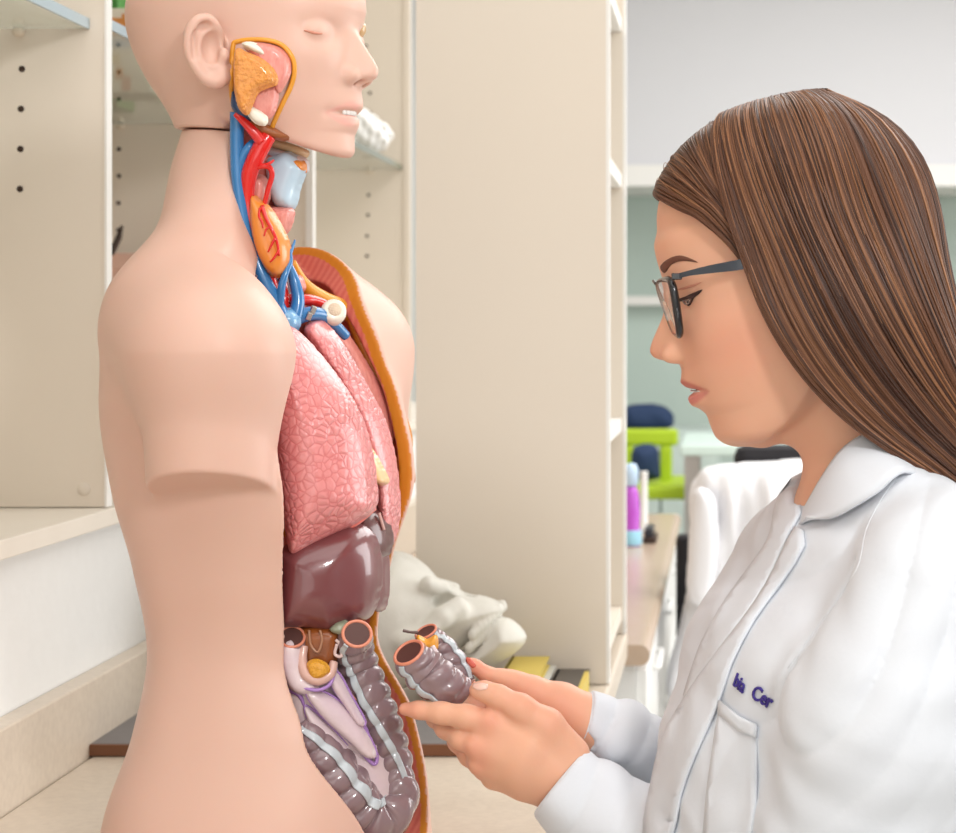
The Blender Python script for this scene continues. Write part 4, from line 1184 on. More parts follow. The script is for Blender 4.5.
tube('mesentery_vein', [(332, 664, -92), (342, 682, -88), (356, 700, -82)], [1.4, 1.4, 1], MF, model, mat('vessel_salmon', srgb(224, 140, 130), .3, coat=.4), 8)
tube('mesentery_vein', [(350, 730, -84), (362, 752, -80), (374, 764, -76), (377, 756, -74), (372, 742, -76)], [1.4, 1.8, 2, 2, 1.4], MF, model, M_purple, 8)
tube('mesentery_vein', [(288, 690, -98), (300, 696, -98), (306, 712, -95)], [2, 2.4, 1.4], MF, model, M_purple, 8)
inflate('peritoneum', [(276, 648), (290, 640), (300, 648), (304, 672), (318, 686), (310, 694), (296, 692), (286, 680)], -100, 8, 8, MF, model, M_mesen, h=1.8)
inflate('pancreas_bed', [(300, 628), (336, 628), (340, 646), (332, 668), (314, 680), (304, 672), (302, 650)], -84, 12, 10, MF, model, mat('bed_brown', srgb(128, 66, 26), .3, coat=.5, noise=(60, .6, srgb(170, 92, 34))), h=1.8)
tube('bile_duct', [(309, 630, -98), (311, 645, -99), (318, 652, -99), (322, 640, -98), (320, 630, -97)], 1.3, MF, model, mat('duct_tan', srgb(170, 120, 90), .3, coat=.4), 8)
tube('duodenum', [(304, 646, -98), (302, 660, -102), (306, 674, -106), (318, 680, -106), (330, 674, -102), (334, 662, -96)], [4, 5, 5.5, 5.5, 5, 4], MF, model, mat('duodenum_pink', srgb(214, 172, 160), .28, coat=.6), 12)
tube('mesentery_vein', [(288, 684, -104), (304, 688, -108), (318, 690, -108), (330, 684, -104), (336, 668, -98)], 1.8, MF, model, M_purple, 8)
inflate('pancreas_cut', [(308, 664), (316, 660), (326, 664), (329, 671), (322, 678), (312, 677)], -106, 5, 5, MF, model, mat('pancreas_yellow', srgb(226, 160, 44), .35, coat=.4, bump=(420, .8, .003)), h=1.4)
o = tube('vessel_cuff', [(336, 640, -94), (342, 646, -96), (341, 656, -96), (335, 654, -95), (337, 644, -96)], 1.7, MF, model, mat('cuff_pale', srgb(228, 200, 196), .25, coat=.6), 8)

# mesentery leaves edged with violet veins
for q, (poly, v) in enumerate(([[(306, 694), (320, 690), (344, 704), (366, 730), (377, 754), (366, 756), (346, 738), (322, 716)], -88], [[(304, 706), (316, 712), (340, 736), (354, 756), (346, 764), (328, 748), (312, 730)], -88], [[(330, 668), (340, 674), (352, 696), (366, 722), (358, 724), (344, 704), (332, 686)], -88])):
    f, lo, hi = inflate_f(poly, v, 9, 9, gx=.42, gw=-.06)
    G = Grid(lo, hi, 1.7); G.op(f)
    lf, _, _ = sculpt('mesentery_leaf', G, MF, model, M_mesen)
    cl = smoothpoly(poly, 3); c_ = cl.mean(0)
    vv = v + .42*(cl[:, 0] - c_[0]) - .06*(cl[:, 1] - c_[1])
    ring = U(np.column_stack([cl, vv - 3]))
    V, Fs, _ = sweep_np(np.concatenate([ring, ring[:1]]), 1.0, 6, False)
    link('edge_vein', mesh_np('edge_vein', MF.world(V), [f_[:, ::-1] for f_ in Fs]), lf, M_purple)
# ------------------------------------------------------------------ the bowel piece she holds up (her distance)
WF = Frame(1.40)
HV = 110.0           # her hands are about a hand's breadth farther than her head
piece = empty('colon_segment', (PX(440, 1.475), 1.478, PZ(698, 1.475)), 'removable mauve colon piece with two open brown ends held in her hands', 'anatomical model piece')
HP = HV + 12
colon('bowel_loop', [(409, 653, HP-23), (414, 660, HP-17), (425, 670, HP-10), (442, 683, HP-8), (462, 692, HP+4)], [18, 20.5, 24, 23, 17], piece, WF, ends=(True, False), stripe=[(0, -.6), (.5, -.7), (1, -.9)], period=17, sub=20)
colon('bowel_loop', [(426, 632, HP+25), (430, 639.5, HP+29), (439, 650, HP+32), (452, 668, HP+30), (464, 686, HP+24)], [13, 16, 19, 20, 15], piece, WF, ends=(True, False), stripe=[(0, .9), (.5, 1.0), (1, 1.0)], period=17, sub=20)
inflate('fat_bridge', [(418, 636), (427, 640), (436, 636), (437, 648), (430, 650), (420, 646)], HP+4, 7, 5, WF, piece, M_yel2, h=1.4)
tube('mesentery_band', [(432, 646, HP-8), (440, 660, HP-8), (452, 674, HP-6), (464, 684, HP-2)], [2.6, 4, 5, 4], WF, piece, M_mesen, 10)
tube('mesentery_band', [(440, 664, HP-10), (450, 668, HP-8), (462, 678, HP-4), (468, 686, HP)], [1.6, 3, 4, 3], WF, piece, mat('membrane_gloss', srgb(206, 198, 208), .18, coat=.8), 8)
tube('appendix_stub', [(418, 632.5, HP+22), (410, 632, HP+20), (403, 630.5, HP+18)], [1.8, 1.5, 1.7], WF, piece, mat('stub_dark', srgb(96, 72, 66), .35, coat=.4), 8)
# ------------------------------------------------------------------ the woman
person = empty('person', (.10, 1.42, 0), 'woman in white lab coat and dark glasses with long brown hair holding the colon piece', 'person')
KW = 1 / .7
TT = math.radians(15.5); CT, ST = math.cos(TT), math.sin(TT)
EU, EW = 815.0, 288.0
def tr_w(u, v, w):
    du, dw = u - EU, w - EW
    return (-du*CT + dw*ST) / KW, -v / KW, (du*ST + dw*CT) / KW
def im(pts):
    out = []
    for x, y in pts:
        a, b, h = tr_w(x, 0, y); out.append((h, a))
    return out
prof_w = im([(657, 195), (655, 214), (655, 239), (656, 254), (658.5, 266), (661.5, 276), (664.5, 288), (664.5, 300), (662.8, 315), (656.5, 331), (651, 345), (650, 352), (653.5, 357), (661, 360), (671, 361.5), (678, 363), (681, 368), (681, 378), (680.3, 382), (684, 386), (689, 388.5), (694, 390.5), (690, 394), (687.8, 399), (691, 405), (700, 409), (707, 416), (710.5, 426), (714.5, 435), (723, 442), (738, 446), (757, 446)])
base_w = im([(657, 195), (655, 214), (655, 239), (656, 254), (659, 266), (664, 280), (671, 305), (679, 335), (685, 362), (688, 380), (693, 395), (700, 409), (708, 418), (711.5, 427), (715, 435), (723, 442), (738, 446), (757, 446)])
def hs(x, y): return tr_w(x, 0, y)[2]
sig_w = [(hs(657, 195), 40), (hs(656, 254), 28), (hs(661, 276), 11), (hs(664, 300), 8.5), (hs(657, 331), 10), (hs(650, 352), 12.5), (hs(661, 360), 14), (hs(680, 366), 18), (hs(681, 382), 18), (hs(690, 390), 20), (hs(688, 399), 16), (hs(700, 409), 22), (hs(712, 427), 20), (hs(730, 444), 22)]
Hw = head_fn(prof_w, base_w, he=hs(696, 298), eye_b=31, sig=sig_w, mouth=(hs(694, 391), 21), sock=7.0, back=91, hbo=2.5, ca=5, ch=-62, sh=66, widths=.985, abk=[-76, -84, -86, -80, -64, -30, 2, 20, 40, 62, 78],
             jaw=[60, 71, 73, 72, 68.5, 63, 55, 47, 36, 24, 12])
EYE_A, EYE_H = tr_w(690, 0, 298)[0], hs(694, 299)
AL_A, _, AL_H = tr_w(676, 0, 353)
NO_A, _, NO_H = tr_w(667, 0, 361)
G = Grid((372, -262, 72), (1060, 322, 930), 2.1)
def _head_w(u, v, w):
    a, b, h = tr_w(u, v, w)
    d = Hw(a, b, h); ba = np.abs(b)
    d = smin(d, ell(a, ba, h, (AL_A - 2, 11.5, AL_H - .5), (12.5, 6.4, 8.0)), 3.5)
    d = smin(d, ell(a, ba, h, (EYE_A - 12.5, 31, EYE_H), (11.5, 15.5, 10.0)), 4.0)
    d = smax(d, -ell(a, ba, h, (NO_A, 6.5, NO_H), (5.5, 2.8, 3.0)), 2)
    # alar crease and smile fold
    d = smax(d, -ell(a, ba, h, (AL_A - 11.5, 17.5, AL_H + 2), (2.0, 2.5, 7.5)), 4)
    return d * KW
G.op(_head_w, (640, -125, 76), (960, 125, 462))
G.chain([U((738, 429), 0), U((763, 426.5), 0), U((792, 414), 0), U((840, 392), 0)], [17, 20.5, 27, 40], 9)
# neck, hidden trunk and shoulders
G.chain([U((842, 372), 0), U((862, 440), 0), U((876, 500), 0), U((880, 560), 0)], [60, 61, 66, 84], 26)
G.ell(U((872, 680), 0), (120, 165, 190), 60)
G.ell(U((850, 860), 0), (115, 170, 160), 60)
for S in ((U((935, 580), -170), 44), (U((800, 580), 185), 44)):
    G.cone(U((878, 540), 0), S[0], 60, S[1], 50)
# arms down to the wrists
wn_ = lambda x, y, dv: U((x, y), HV + dv)
G.chain([U((945, 590), -185), U((850, 985), -150), wn_(660, 862, -50), wn_(604, 815, -20), wn_(566, 780, -6)], [44, 40, 34, 27, 25], 14, kk=14)
G.chain([U((800, 590), 195), U((770, 880), 240), wn_(660, 778, 96), wn_(612, 740, 64), wn_(586, 722, 54)], [44, 40, 32, 27, 26], 14, kk=14)

# --- near (left) hand: palm bones, fingers closing under and over the piece
P = wn_
G.chain([P(566, 768, -4), P(532, 741, -16), P(492, 724, -20)], [23, 20, 15.5], 16, kk=8)
G.chain([P(562, 776, -8), P(524, 757, -22), P(480, 746, -22)], [24, 20, 14.5], 16, kk=8)
G.chain([P(556, 784, -4), P(522, 772, -16), P(482, 763, -12)], [23, 19, 14], 16, kk=8)
G.chain([P(550, 789, 4), P(524, 783, -4), P(494, 777, 0)], [20, 17, 13], 14, kk=8)
G.chain([P(492, 724, -20), P(466, 717, -22), P(441, 713, -18), P(419, 710, -12), P(405, 709, -8)], [15, 12.5, 11.2, 9, 6.8], 5, kk=6)
G.chain([P(480, 746, -22), P(462, 738, -14), P(446, 728, 4), P(436, 718, 24), P(430, 710, 40)], [14, 12, 10.8, 9.8, 8], 4, kk=6)
G.chain([P(482, 763, -12), P(470, 755, 2), P(458, 742, 22), P(450, 728, 42)], [13.5, 11.5, 10.2, 8.8], 4, kk=6)
G.chain([P(494, 777, 0), P(484, 769, 14), P(474, 756, 32), P(466, 742, 46)], [12.5, 10.5, 9.2, 7.8], 4, kk=6)
G.chain([P(570, 755, -8), P(546, 726, -18), P(520, 708, -24), P(498, 696.5, -24), P(484, 691, -22), P(477, 690, -20)], [21, 18, 14, 11.2, 9.4, 8], 8, kk=8)
G.ell(P(534, 728, -12), (18, 12, 14), 12)
# knuckle tendons
for x, y in ((488, 720), (474, 745), (478, 764)): G.ell(P(x, y, -30 if y < 760 else -20), (8, 6, 7), 6)
# --- far (right) hand
P2 = lambda x, y, dv: U((x, y), HV + 54 + dv)
G.chain([P2(590, 722, 0), P2(560, 706, 0), P2(532, 692, -4), P2(512, 682, -6)], [27, 24, 16, 12.5], 14, kk=10)
G.chain([P2(590, 726, 8), P2(552, 722, 16), P2(522, 708, 20)], [24, 22, 15], 14, kk=8)
G.chain([P2(590, 730, 8), P2(556, 738, 14), P2(528, 728, 18)], [22, 20, 14], 14, kk=8)
G.chain([P2(516, 684, -6), P2(502, 678.5, -10), P2(486, 674, -14), P2(475, 666.5, -16), P2(470, 662, -16)], [13, 9.6, 7.8, 7, 5], 6, kk=6)
for a_, b_, c_, r0 in (((522, 706, 22), (486, 694, 26), (456, 684, 22), 12), ((524, 716, 20), (488, 708, 24), (460, 702, 18), 12), ((526, 726, 18), (494, 720, 22), (472, 714, 14), 11.5), ((532, 736, 14), (504, 732, 18), (486, 727, 12), 10.5)):
    G.chain([P2(*a_), P2(*b_), P2(*c_)], [r0, r0 - 2, r0 - 4], 4, kk=6)
CW_SK = srgb(229, 175, 146)
lipWU = smoothpoly(np.array([(679.5, 382), (682, 380), (688, 382.5), (697, 386), (709, 391), (697, 390), (689, 389), (683, 386.5)], float), 3)
lipWL = smoothpoly(np.array([(688, 396), (692, 393), (700, 393), (708, 392), (703, 397.5), (697, 402.5), (691, 404.5), (687.5, 401)], float), 3)
def col_w(V):
    c = np.tile(CW_SK, (len(V), 1)); P_ = UP(V)
    head_ = (V[:, 2] < 460) & (V[:, 0] > 600)
    for L, cc in ((lipWU, srgb(196, 112, 100)), (lipWL, srgb(214, 132, 122))):
        k = (1 - sstep(polyd(P_[:, 0], P_[:, 1], L), -1.5, 2.2)) * head_
        c += (cc - c) * (k*.9)[:, None]
    # rosier cheeks, knuckles and fingertips
    def blush(x, y, r, s, cc=srgb(224, 140, 118)):
        k = s*np.exp(-((P_[:, 0] - x)**2 + (P_[:, 1] - y)**2)/r**2)
        return k[:, None]*(cc - c)
    for q in ((735, 345, 38, .35), (652, 350, 12, .25), (488, 722, 16, .4), (474, 748, 14, .4), (480, 766, 12, .35), (475, 672, 14, .45), (404, 710, 18, .45), (470, 664, 20, .5), (560, 705, 30, .3), (520, 690, 20, .3)):
        c += blush(*q)
    return c
M_skin = mat('skin', CW_SK, .48, attr=True, sss=.22, sssc=.008, ssr=(1, .32, .16), spec=.35, bump=(420, .05, .001))
body, Vb, Qb = sculpt('body', G, WF, person, M_skin, col_w, nrel=3)
bvh_body = bvh_of(WF.world(Vb), Qb)
del G

# --- brows, lashes, eye, teeth, nails
M_brow = mat('brow_hair', srgb(112, 70, 54), .7)
drape('eyebrow', [(660.5, 268), (663, 263), (670, 258), (679, 255.5), (688, 257.5), (698, 262.5), (688, 261), (679, 261.5), (671, 265), (665, 273)], bvh_body, .0004, .0006, body, M_brow, step=2.0)
M_lash = mat('lash_dark', srgb(52, 34, 30), .6)
drape('eyelash', [(677, 299.5), (684, 297), (692, 293.5), (702, 289.5), (699, 294), (694, 298), (691, 304), (688, 306), (686, 301), (680, 301.5)], bvh_body, .0008, .0009, body, M_lash, step=1.6)
drape('eye', [(683, 300.5), (688, 299), (693, 298), (691, 303), (687, 305.5)], bvh_body, .0014, .0006, body, mat('iris_dark', srgb(60, 38, 30), .12, coat=.8), step=1.5)
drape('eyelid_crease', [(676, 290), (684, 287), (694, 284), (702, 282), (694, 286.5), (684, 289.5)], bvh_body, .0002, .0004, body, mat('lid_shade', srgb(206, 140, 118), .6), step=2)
drape('teeth', [(690.5, 389.8), (696, 390), (700, 391.2), (695, 392.4), (691.5, 391.8)], bvh_body, .0004, .0005, body, M_teeth, step=1.2)
M_nail = mat('nail', srgb(240, 196, 180), .2, coat=.6); M_nailr = mat('nail_red', srgb(206, 92, 74), .25, coat=.6)
drape('fingernail', [(472, 686), (476, 683), (482, 683), (488, 685), (486, 689.5), (477, 690)], bvh_body, .0005, .0005, body, M_nail, step=1.6)
drape('fingernail', [(465.5, 659.5), (468, 657.5), (472, 660), (476, 665.5), (473, 668), (469, 665)], bvh_body, .0005, .0005, body, M_nailr, step=1.6)

# ------------------------------------------------------------------ eyeglasses
M_frame = mat('frame_black', srgb(24, 24, 28), .25, coat=.5); M_temple = mat('temple_slate', srgb(40, 46, 56), .3, coat=.4)
M_lens = mat('lens_glass', (1, 1, 1), .0, trans=1.0, ior=1.15)
gl = empty('eyeglasses', (0, 0, 0), None, None, None, person); gl['label'] = 'dark rimmed eyeglasses with slate temples'
def glp(s_, t_, far=False):
    """s 0 nose side..1 temple side, t 0 top..1 bottom -> local point on the lens plane"""
    top = np.array([655 + 17*s_, -12 - 76*s_**1.05, 281 - 3*s_]); bot = np.array([673 + 8*s_, -19 - 60*s_, 333 + 4*s_])
    p = top*(1-t_) + bot*t_
    p = p + np.array([0, 0, 0])
    return U((p[0], p[2]), (-p[1] if far else p[1]))
for far in (False, True):
    th = np.linspace(0, 2*math.pi, 49)[:-1]
    e = 2/4.2
    S_ = .5 + .5*np.sign(np.cos(th))*np.abs(np.cos(th))**e; T_ = .5 + .5*np.sign(np.sin(th))*np.abs(np.sin(th))**e
    L_ = np.array([glp(a, b, far) for a, b in zip(S_, T_)])
    Lw = WF.world(L_)
    V, Fs = wtube(np.concatenate([Lw, Lw[:2]]), np.interp(np.concatenate([S_, S_[:2]]), [0, .6, 1], [.0011, .0017, .0029]), 10)
    rim_ = link('rim', mesh_np('rim', V, Fs), gl, M_frame)
    c_ = Lw.mean(0); n_ = np.cross(Lw[12] - c_, Lw[0] - c_); n_ /= np.linalg.norm(n_)
    V = np.concatenate([Lw, [c_], Lw + n_*.0016, [c_ + n_*.0016]]); k = len(Lw)
    F = [(i, (i+1) % k, k) for i in range(k)] + [(k+1+(i+1) % k, k+1+i, 2*k+1) for i in range(k)]
    Q4 = [(i, k+1+i, k+1+(i+1) % k, (i+1) % k) for i in range(k)]
    link('lens', mesh_np('lens', V, [np.array(F), np.array(Q4)], smooth=False), gl, M_lens)
    # hinge block and temple
    sg = 1 if far else -1
    tp = [(673, 277.5, 88), (690, 273, 97), (712, 269, 104), (732, 266, 108), (750, 263, 110), (790, 258, 112), (818, 262, 110), (834, 286, 104)]
    tl = np.array([U((x, y), sg*v) for x, y, v in tp])
    C_ = WF.world(cr(tl, 6)); m_ = len(C_)
    hh = np.interp(np.linspace(0, 7, m_), range(8), [2.2, 2.6, 4.0, 4.8, 5.2, 4.6, 3.4, 3]) * .0007
    tw = .0011
    V = []
    for c, h in zip(C_, hh):
        for y_, z_ in ((-tw, -h), (tw, -h), (tw, h), (-tw, h)): V.append(c + np.array([0, y_, z_]))
    Q4 = [(i*4+j, i*4+(j+1) % 4, (i+1)*4+(j+1) % 4, (i+1)*4+j) for i in range(m_-1) for j in range(4)] + [(3, 2, 1, 0), ((m_-1)*4, (m_-1)*4+1, (m_-1)*4+2, (m_-1)*4+3)]
    t_ = link('temple', mesh_np('temple', np.array(V), np.array(Q4), smooth=False), gl, M_temple)
    hb = WF.world(U((676, 276.5), sg*90))
    b_ = box('hinge', hb - np.array([.003, .0022, .0022]), hb + np.array([.004, .0022, .0022]), M_frame, t_, bev=.0006)
br = WF.world(np.array([U((656, 284), -14), U((653.5, 281), 0), U((656, 284), 14)]))
V, Fs = wtube(br, .0012, 8, sub=6); link('bridge', mesh_np('bridge', V, Fs), gl, M_frame)

# ------------------------------------------------------------------ hair
def hair_nodes(nt, b):
    a = nt.nodes.new('ShaderNodeVertexColor'); a.layer_name = 'Col'
    nt.links.new(a.outputs['Color'], b.inputs['Base Color'])
    b.inputs['Anisotropic'].default_value = .6
M_hair = mat('hair_brown', srgb(92, 56, 36), .38, build=hair_nodes, spec=.45)
def GP(L): return np.array([U((x, y), v) for x, y, v in L])
guidesB = [[(722, 118, -8), (722, 150, -52), (729, 195, -88), (741, 245, -105), (759, 300, -114), (787, 352, -115), (824, 398, -113), (868, 436, -112), (915, 466, -116), (956, 490, -120), (1012, 540, -118), (1050, 640, -104)],
           [(760, 100, -6), (768, 145, -68), (790, 205, -104), (818, 265, -120), (848, 325, -126), (880, 375, -126), (915, 418, -124), (950, 452, -124), (990, 490, -122), (1030, 540, -116), (1060, 620, -104), (1080, 700, -92)],
           [(798, 91, -4), (822, 140, -74), (848, 205, -112), (876, 268, -126), (905, 326, -130), (934, 376, -128), (964, 420, -126), (994, 460, -122), (1030, 510, -116), (1060, 570, -108), (1084, 650, -98), (1096, 720, -88)],
           [(822, 89, 0), (866, 130, -66), (900, 195, -98), (925, 262, -108), (948, 326, -110), (972, 386, -110), (996, 440, -108), (1022, 490, -104), (1050, 550, -98), (1076, 620, -92), (1096, 690, -84), (1104, 750, -78)],
           [(826, 90, 4), (884, 122, -4), (922, 176, -8), (943, 236, -10), (957, 300, -10), (974, 366, -10), (996, 430, -8), (1024, 490, -6), (1054, 556, -4), (1082, 630, 0), (1100, 700, 0), (1108, 760, 0)]]
guidesA = [[(657, 193, -6), (668, 200, -30), (682, 206, -52), (697, 214, -70), (712, 224, -83), (726, 237, -93), (739, 254, -101), (752, 280, -106), (770, 320, -108)],
           [(662, 176, -4), (676, 182, -30), (690, 190, -54), (705, 200, -72), (718, 212, -85), (731, 228, -95), (743, 248, -102), (756, 276, -107), (772, 318, -109)],
           [(676, 152, -2), (688, 162, -28), (700, 174, -52), (713, 189, -72), (724, 204, -86), (735, 222, -96), (746, 244, -104), (758, 272, -109), (774, 314, -111)],
           [(700, 130, 0), (706, 142, -26), (714, 160, -52), (722, 180, -74), (730, 200, -90), (739, 222, -99), (749, 244, -106), (760, 270, -111), (776, 312, -113)],
           [(722, 116, 0), (723, 132, -26), (726, 154, -54), (730, 178, -78), (736, 202, -93), (744, 224, -101), (752, 246, -108), (763, 270, -112), (780, 312, -114)]]
def lofter(guides, marg):
    Gd = np.array([GP(g) for g in guides])               # (ng, m, 3)
    # resample along
    Gs = np.array([cr(g, 4) for g in Gd]); ng = len(Gs)
    rows = []
    for t in np.linspace(0, 1, 97):
        x = t*(ng - 1); i = int(min(max(math.floor(x), 0), ng - 2)); f = x - i
        p0 = Gs[max(i-1, 0)]; p1 = Gs[i]; p2 = Gs[i+1]; p3 = Gs[min(i+2, ng-1)]
        rows.append(.5*((2*p1) + (-p0+p2)*f + (2*p0-5*p1+4*p2-p3)*f*f + (-p0+3*p1-3*p2+p3)*f**3))
    T_ = np.array(rows); sh_ = T_.shape
    P_ = T_.reshape(-1, 3)
    for _ in range(14):                                   # lift the hair clear of the scalp
        d0_ = _head_w(P_[:, 0], P_[:, 1], P_[:, 2]); e = 1.0
        g = np.stack([_head_w(P_[:, 0]+e*(k == 0), P_[:, 1]+e*(k == 1), P_[:, 2]+e*(k == 2)) - d0_ for k in range(3)], 1)
        gn = np.linalg.norm(g, axis=1)[:, None] + 1e-6
        mv = np.clip(marg - d0_, 0, 8)[:, None]*(P_[:, 2] < 430)[:, None]
        P_ = P_ + g/gn*mv*.8/np.maximum(gn, .6)
    T_ = P_.reshape(sh_)
    for _ in range(3):                                    # even the lift out between neighbours
        T_[1:-1] = T_[1:-1]*.5 + (T_[:-2] + T_[2:])*.25
        T_[:, 1:-1] = T_[:, 1:-1]*.5 + (T_[:, :-2] + T_[:, 2:])*.25
    def ev(t, far=1.0):
        x = t*(len(T_) - 1); i = int(min(max(math.floor(x), 0), len(T_) - 2)); f = x - i
        c = T_[i]*(1 - f) + T_[i+1]*f
        if far < 0:
            c = c.copy(); k0 = 1 + c[:, 1]/FPX; c[:, 1] = -c[:, 1]*.97; k1 = 1 + c[:, 1]/FPX
            c[:, 0] = VX + (c[:, 0]-VX)/k0*(1+(k1-1)*.3); c[:, 2] = VY + (c[:, 2]-VY)/k0*(1+(k1-1)*.3)
        return c
    return ev
evB, evA = lofter(guidesB, 13.0), lofter(guidesA, 8.5)
hairV, hairQ, hairC, off = [], [], [], 0
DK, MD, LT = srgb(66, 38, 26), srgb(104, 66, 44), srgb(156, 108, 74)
def add_part(V, Q, C):
    global off
    hairV.append(V); hairQ.append(Q + off); hairC.append(C); off += len(V)
def sheet(ev, far, inset, nt=44):
    T_ = np.linspace(0, 1, nt); rows = [ev(t, far) for t in T_]
    A = np.array(rows); m = A.shape[1]
    c = np.array([830, 0, 300.0])
    def at(ins):
        B = A.copy(); d = c - B; d[..., 2] *= .25; d[..., 0] *= .5
        d /= np.linalg.norm(d, axis=-1)[..., None]; return B + d*ins
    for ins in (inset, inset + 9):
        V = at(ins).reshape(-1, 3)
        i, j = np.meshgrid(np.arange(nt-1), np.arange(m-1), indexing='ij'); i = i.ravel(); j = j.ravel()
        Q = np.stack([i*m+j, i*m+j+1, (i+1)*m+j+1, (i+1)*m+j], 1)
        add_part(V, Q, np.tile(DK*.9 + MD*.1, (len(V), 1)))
for far in (1, -1):
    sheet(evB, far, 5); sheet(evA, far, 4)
def strands(ev, far, n, rad, jit, tmin=0, tmax=1, s0=0.0, lightp=.22, seed=1):
    rg = np.random.default_rng(seed)
    K = 4
    ang = np.linspace(0, 2*math.pi, K, endpoint=False)
    for q in range(n):
        t = tmin + (tmax - tmin)*rg.random()
        P = ev(t, far); m = len(P)
        s = np.linspace(0, 1, m)
        clump = math.sin(t*61) * .5 + math.sin(t*143 + 1) * .5           # locks: neighbouring strands share a height
        o = (rg.normal()*jit*.4 + clump*1.5)*np.minimum(1, s*6 + .15)
        c = np.array([830, 0, 300.0]); d = P - c; d[:, 2] *= .25; d[:, 0] *= .5; d /= np.linalg.norm(d, axis=1)[:, None]
        T_ = np.gradient(P, axis=0); T_ /= np.linalg.norm(T_, axis=1)[:, None]
        d = d - (d*T_).sum(1)[:, None]*T_; d /= np.linalg.norm(d, axis=1)[:, None]
        sd = np.cross(T_, d)
        wob = rg.normal()*jit*.7*np.sin(s*rg.uniform(3, 8) + rg.uniform(0, 6))
        P = P + d*o[:, None] + sd*wob[:, None]
        e = rg.uniform(.86, 1.0); m2 = max(8, int(m*e)); P = P[:m2]; d = d[:m2]; sd = sd[:m2]
        r = rad*rg.uniform(.7, 1.35)*np.interp(np.linspace(0, 1, m2), [0, .05, .85, 1], [.6, 1, 1, .25])
        V = P[:, None, :] + r[:, None, None]*(np.cos(ang)[None, :, None]*d[:, None, :]*.8 + np.sin(ang)[None, :, None]*sd[:, None, :]*1.5)
        V = V.reshape(-1, 3); j = np.arange(K); k = (j+1) % K
        Q = np.concatenate([np.stack([i*K+j, i*K+k, (i+1)*K+k, (i+1)*K+j], 1) for i in range(m2-1)])
        x = rg.random()
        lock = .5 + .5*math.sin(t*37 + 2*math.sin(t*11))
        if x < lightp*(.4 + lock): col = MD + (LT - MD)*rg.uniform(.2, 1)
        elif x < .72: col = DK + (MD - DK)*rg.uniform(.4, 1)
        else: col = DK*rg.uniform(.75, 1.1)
        add_part(V, Q, np.tile(col, (len(V), 1)))
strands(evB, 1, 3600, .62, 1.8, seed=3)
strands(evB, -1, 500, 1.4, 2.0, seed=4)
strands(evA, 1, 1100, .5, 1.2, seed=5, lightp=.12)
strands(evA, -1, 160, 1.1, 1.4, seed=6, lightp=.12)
# loose hairs above the crown
rg = np.random.default_rng(11)
for q in range(46):
    t = rg.uniform(0.0, .6); far = 1
    P = (evB if rg.random() < .7 else evA)(t, far).copy()
    m = rg.integers(8, 18); P = P[:m]
    s = np.linspace(0, 1, m); h = rg.uniform(4, 12)
    P[:, 2] -= h*np.sin(s*np.pi*.9); P[:, 0] += rg.normal()*6*s; P[:, 1] += rg.normal()*5*s
    V, Fs, _ = sweep_np(P, .28, 4, False)
    add_part(V, Fs[0], np.tile(LT, (len(V), 1)))
HV_, HQ_, HC_ = np.concatenate(hairV), np.concatenate(hairQ), np.concatenate(hairC)
hair = link('hair', mesh_np('hair', WF.world(HV_), HQ_[:, ::-1], col=HC_), person, M_hair)
del hairV, hairQ, hairC

# ------------------------------------------------------------------ lab coat
PH = math.radians(20); CP, SP = math.cos(PH), math.sin(PH)
tW = [462, 480, 500, 530, 560, 610, 660, 730, 795, 850, 950, 1100, 1250]
tU = curve1(tW, [872, 870, 866, 864, 864, 860, 856, 848, 838, 832, 830, 832, 834])
tA = curve1(tW, [52, 62, 76, 92, 106, 140, 158, 172, 178, 182, 184, 190, 200])
tB = curve1(tW, [70, 92, 132, 186, 214, 224, 226, 224, 222, 222, 226, 240, 262])
tE = curve1(tW, [2, 2, 2, 2, 2.1, 2.2, 2.2, 2.2, 2.2, 2.2, 2.2, 2.2, 2.2])
def coat_trunk(u, v, w):
    du, dv = u - tU(w), v - 8
    a = -du*CP - dv*SP; b = du*SP - dv*CP
    A = tA(w); B = tB(w); n = tE(w)
    r = ((np.abs(a)/A)**n + (np.abs(b)/B)**n)**(1/n)
    return (r - 1)*np.minimum(A, B)*.9
G = Grid((515, -345, 425), (1110, 345, 1180), 3.0)
G.op(lambda u, v, w: smax(coat_trunk(u, v, w), 458 - w, 8))
G.cone(U((884, 486), -40), U((945, 562), -180), 46, 56, 40); G.cone(U((884, 486), 40), U((810, 560), 180), 40, 50, 40)
NS = [U((946, 596), -196), U((903, 720), -205), U((872, 840), -190), U((848, 985), -160)]
G.chain(NS, [86, 96, 92, 82], 26, kk=40)
G.chain([NS[3], wn_(700, 884, -70), wn_(640, 846, -34), wn_(596, 812, -12), wn_(559, 781, -6)], [82, 66, 55, 48, 43], 8, kk=20)
G.chain([U((802, 590), 196), U((775, 885), 240), wn_(668, 778, 98), wn_(620, 738, 66), wn_(584, 721, 54)], [80, 70, 46, 35, 30], 14, kk=20)
# folds in the cloth
def folds(u, v, w):
    n1 = np.sin((u*.86 + w*.42)*.062 + 1.6*np.sin(w*.013 + v*.011) + .8*np.sin(u*.021))
    n2 = np.sin((u*.35 - w*.75)*.062 + 1.3*np.sin(u*.017 + v*.02))
    n3 = np.sin((w*.9 + u*.25 + v*.3)*.11 + 2*np.sin(u*.03 - v*.02))
    near = sstep(v, 60, -60)
    rid = lambda x: 1 - 2*np.sqrt(np.abs(x) + .02)
    return 3.4*rid(n1)*(.6 + .4*np.sin(w*.02 + u*.01)) + 2.2*n2*np.abs(n2) + 1.0*n3 - .4
G.op(folds, mode='a')
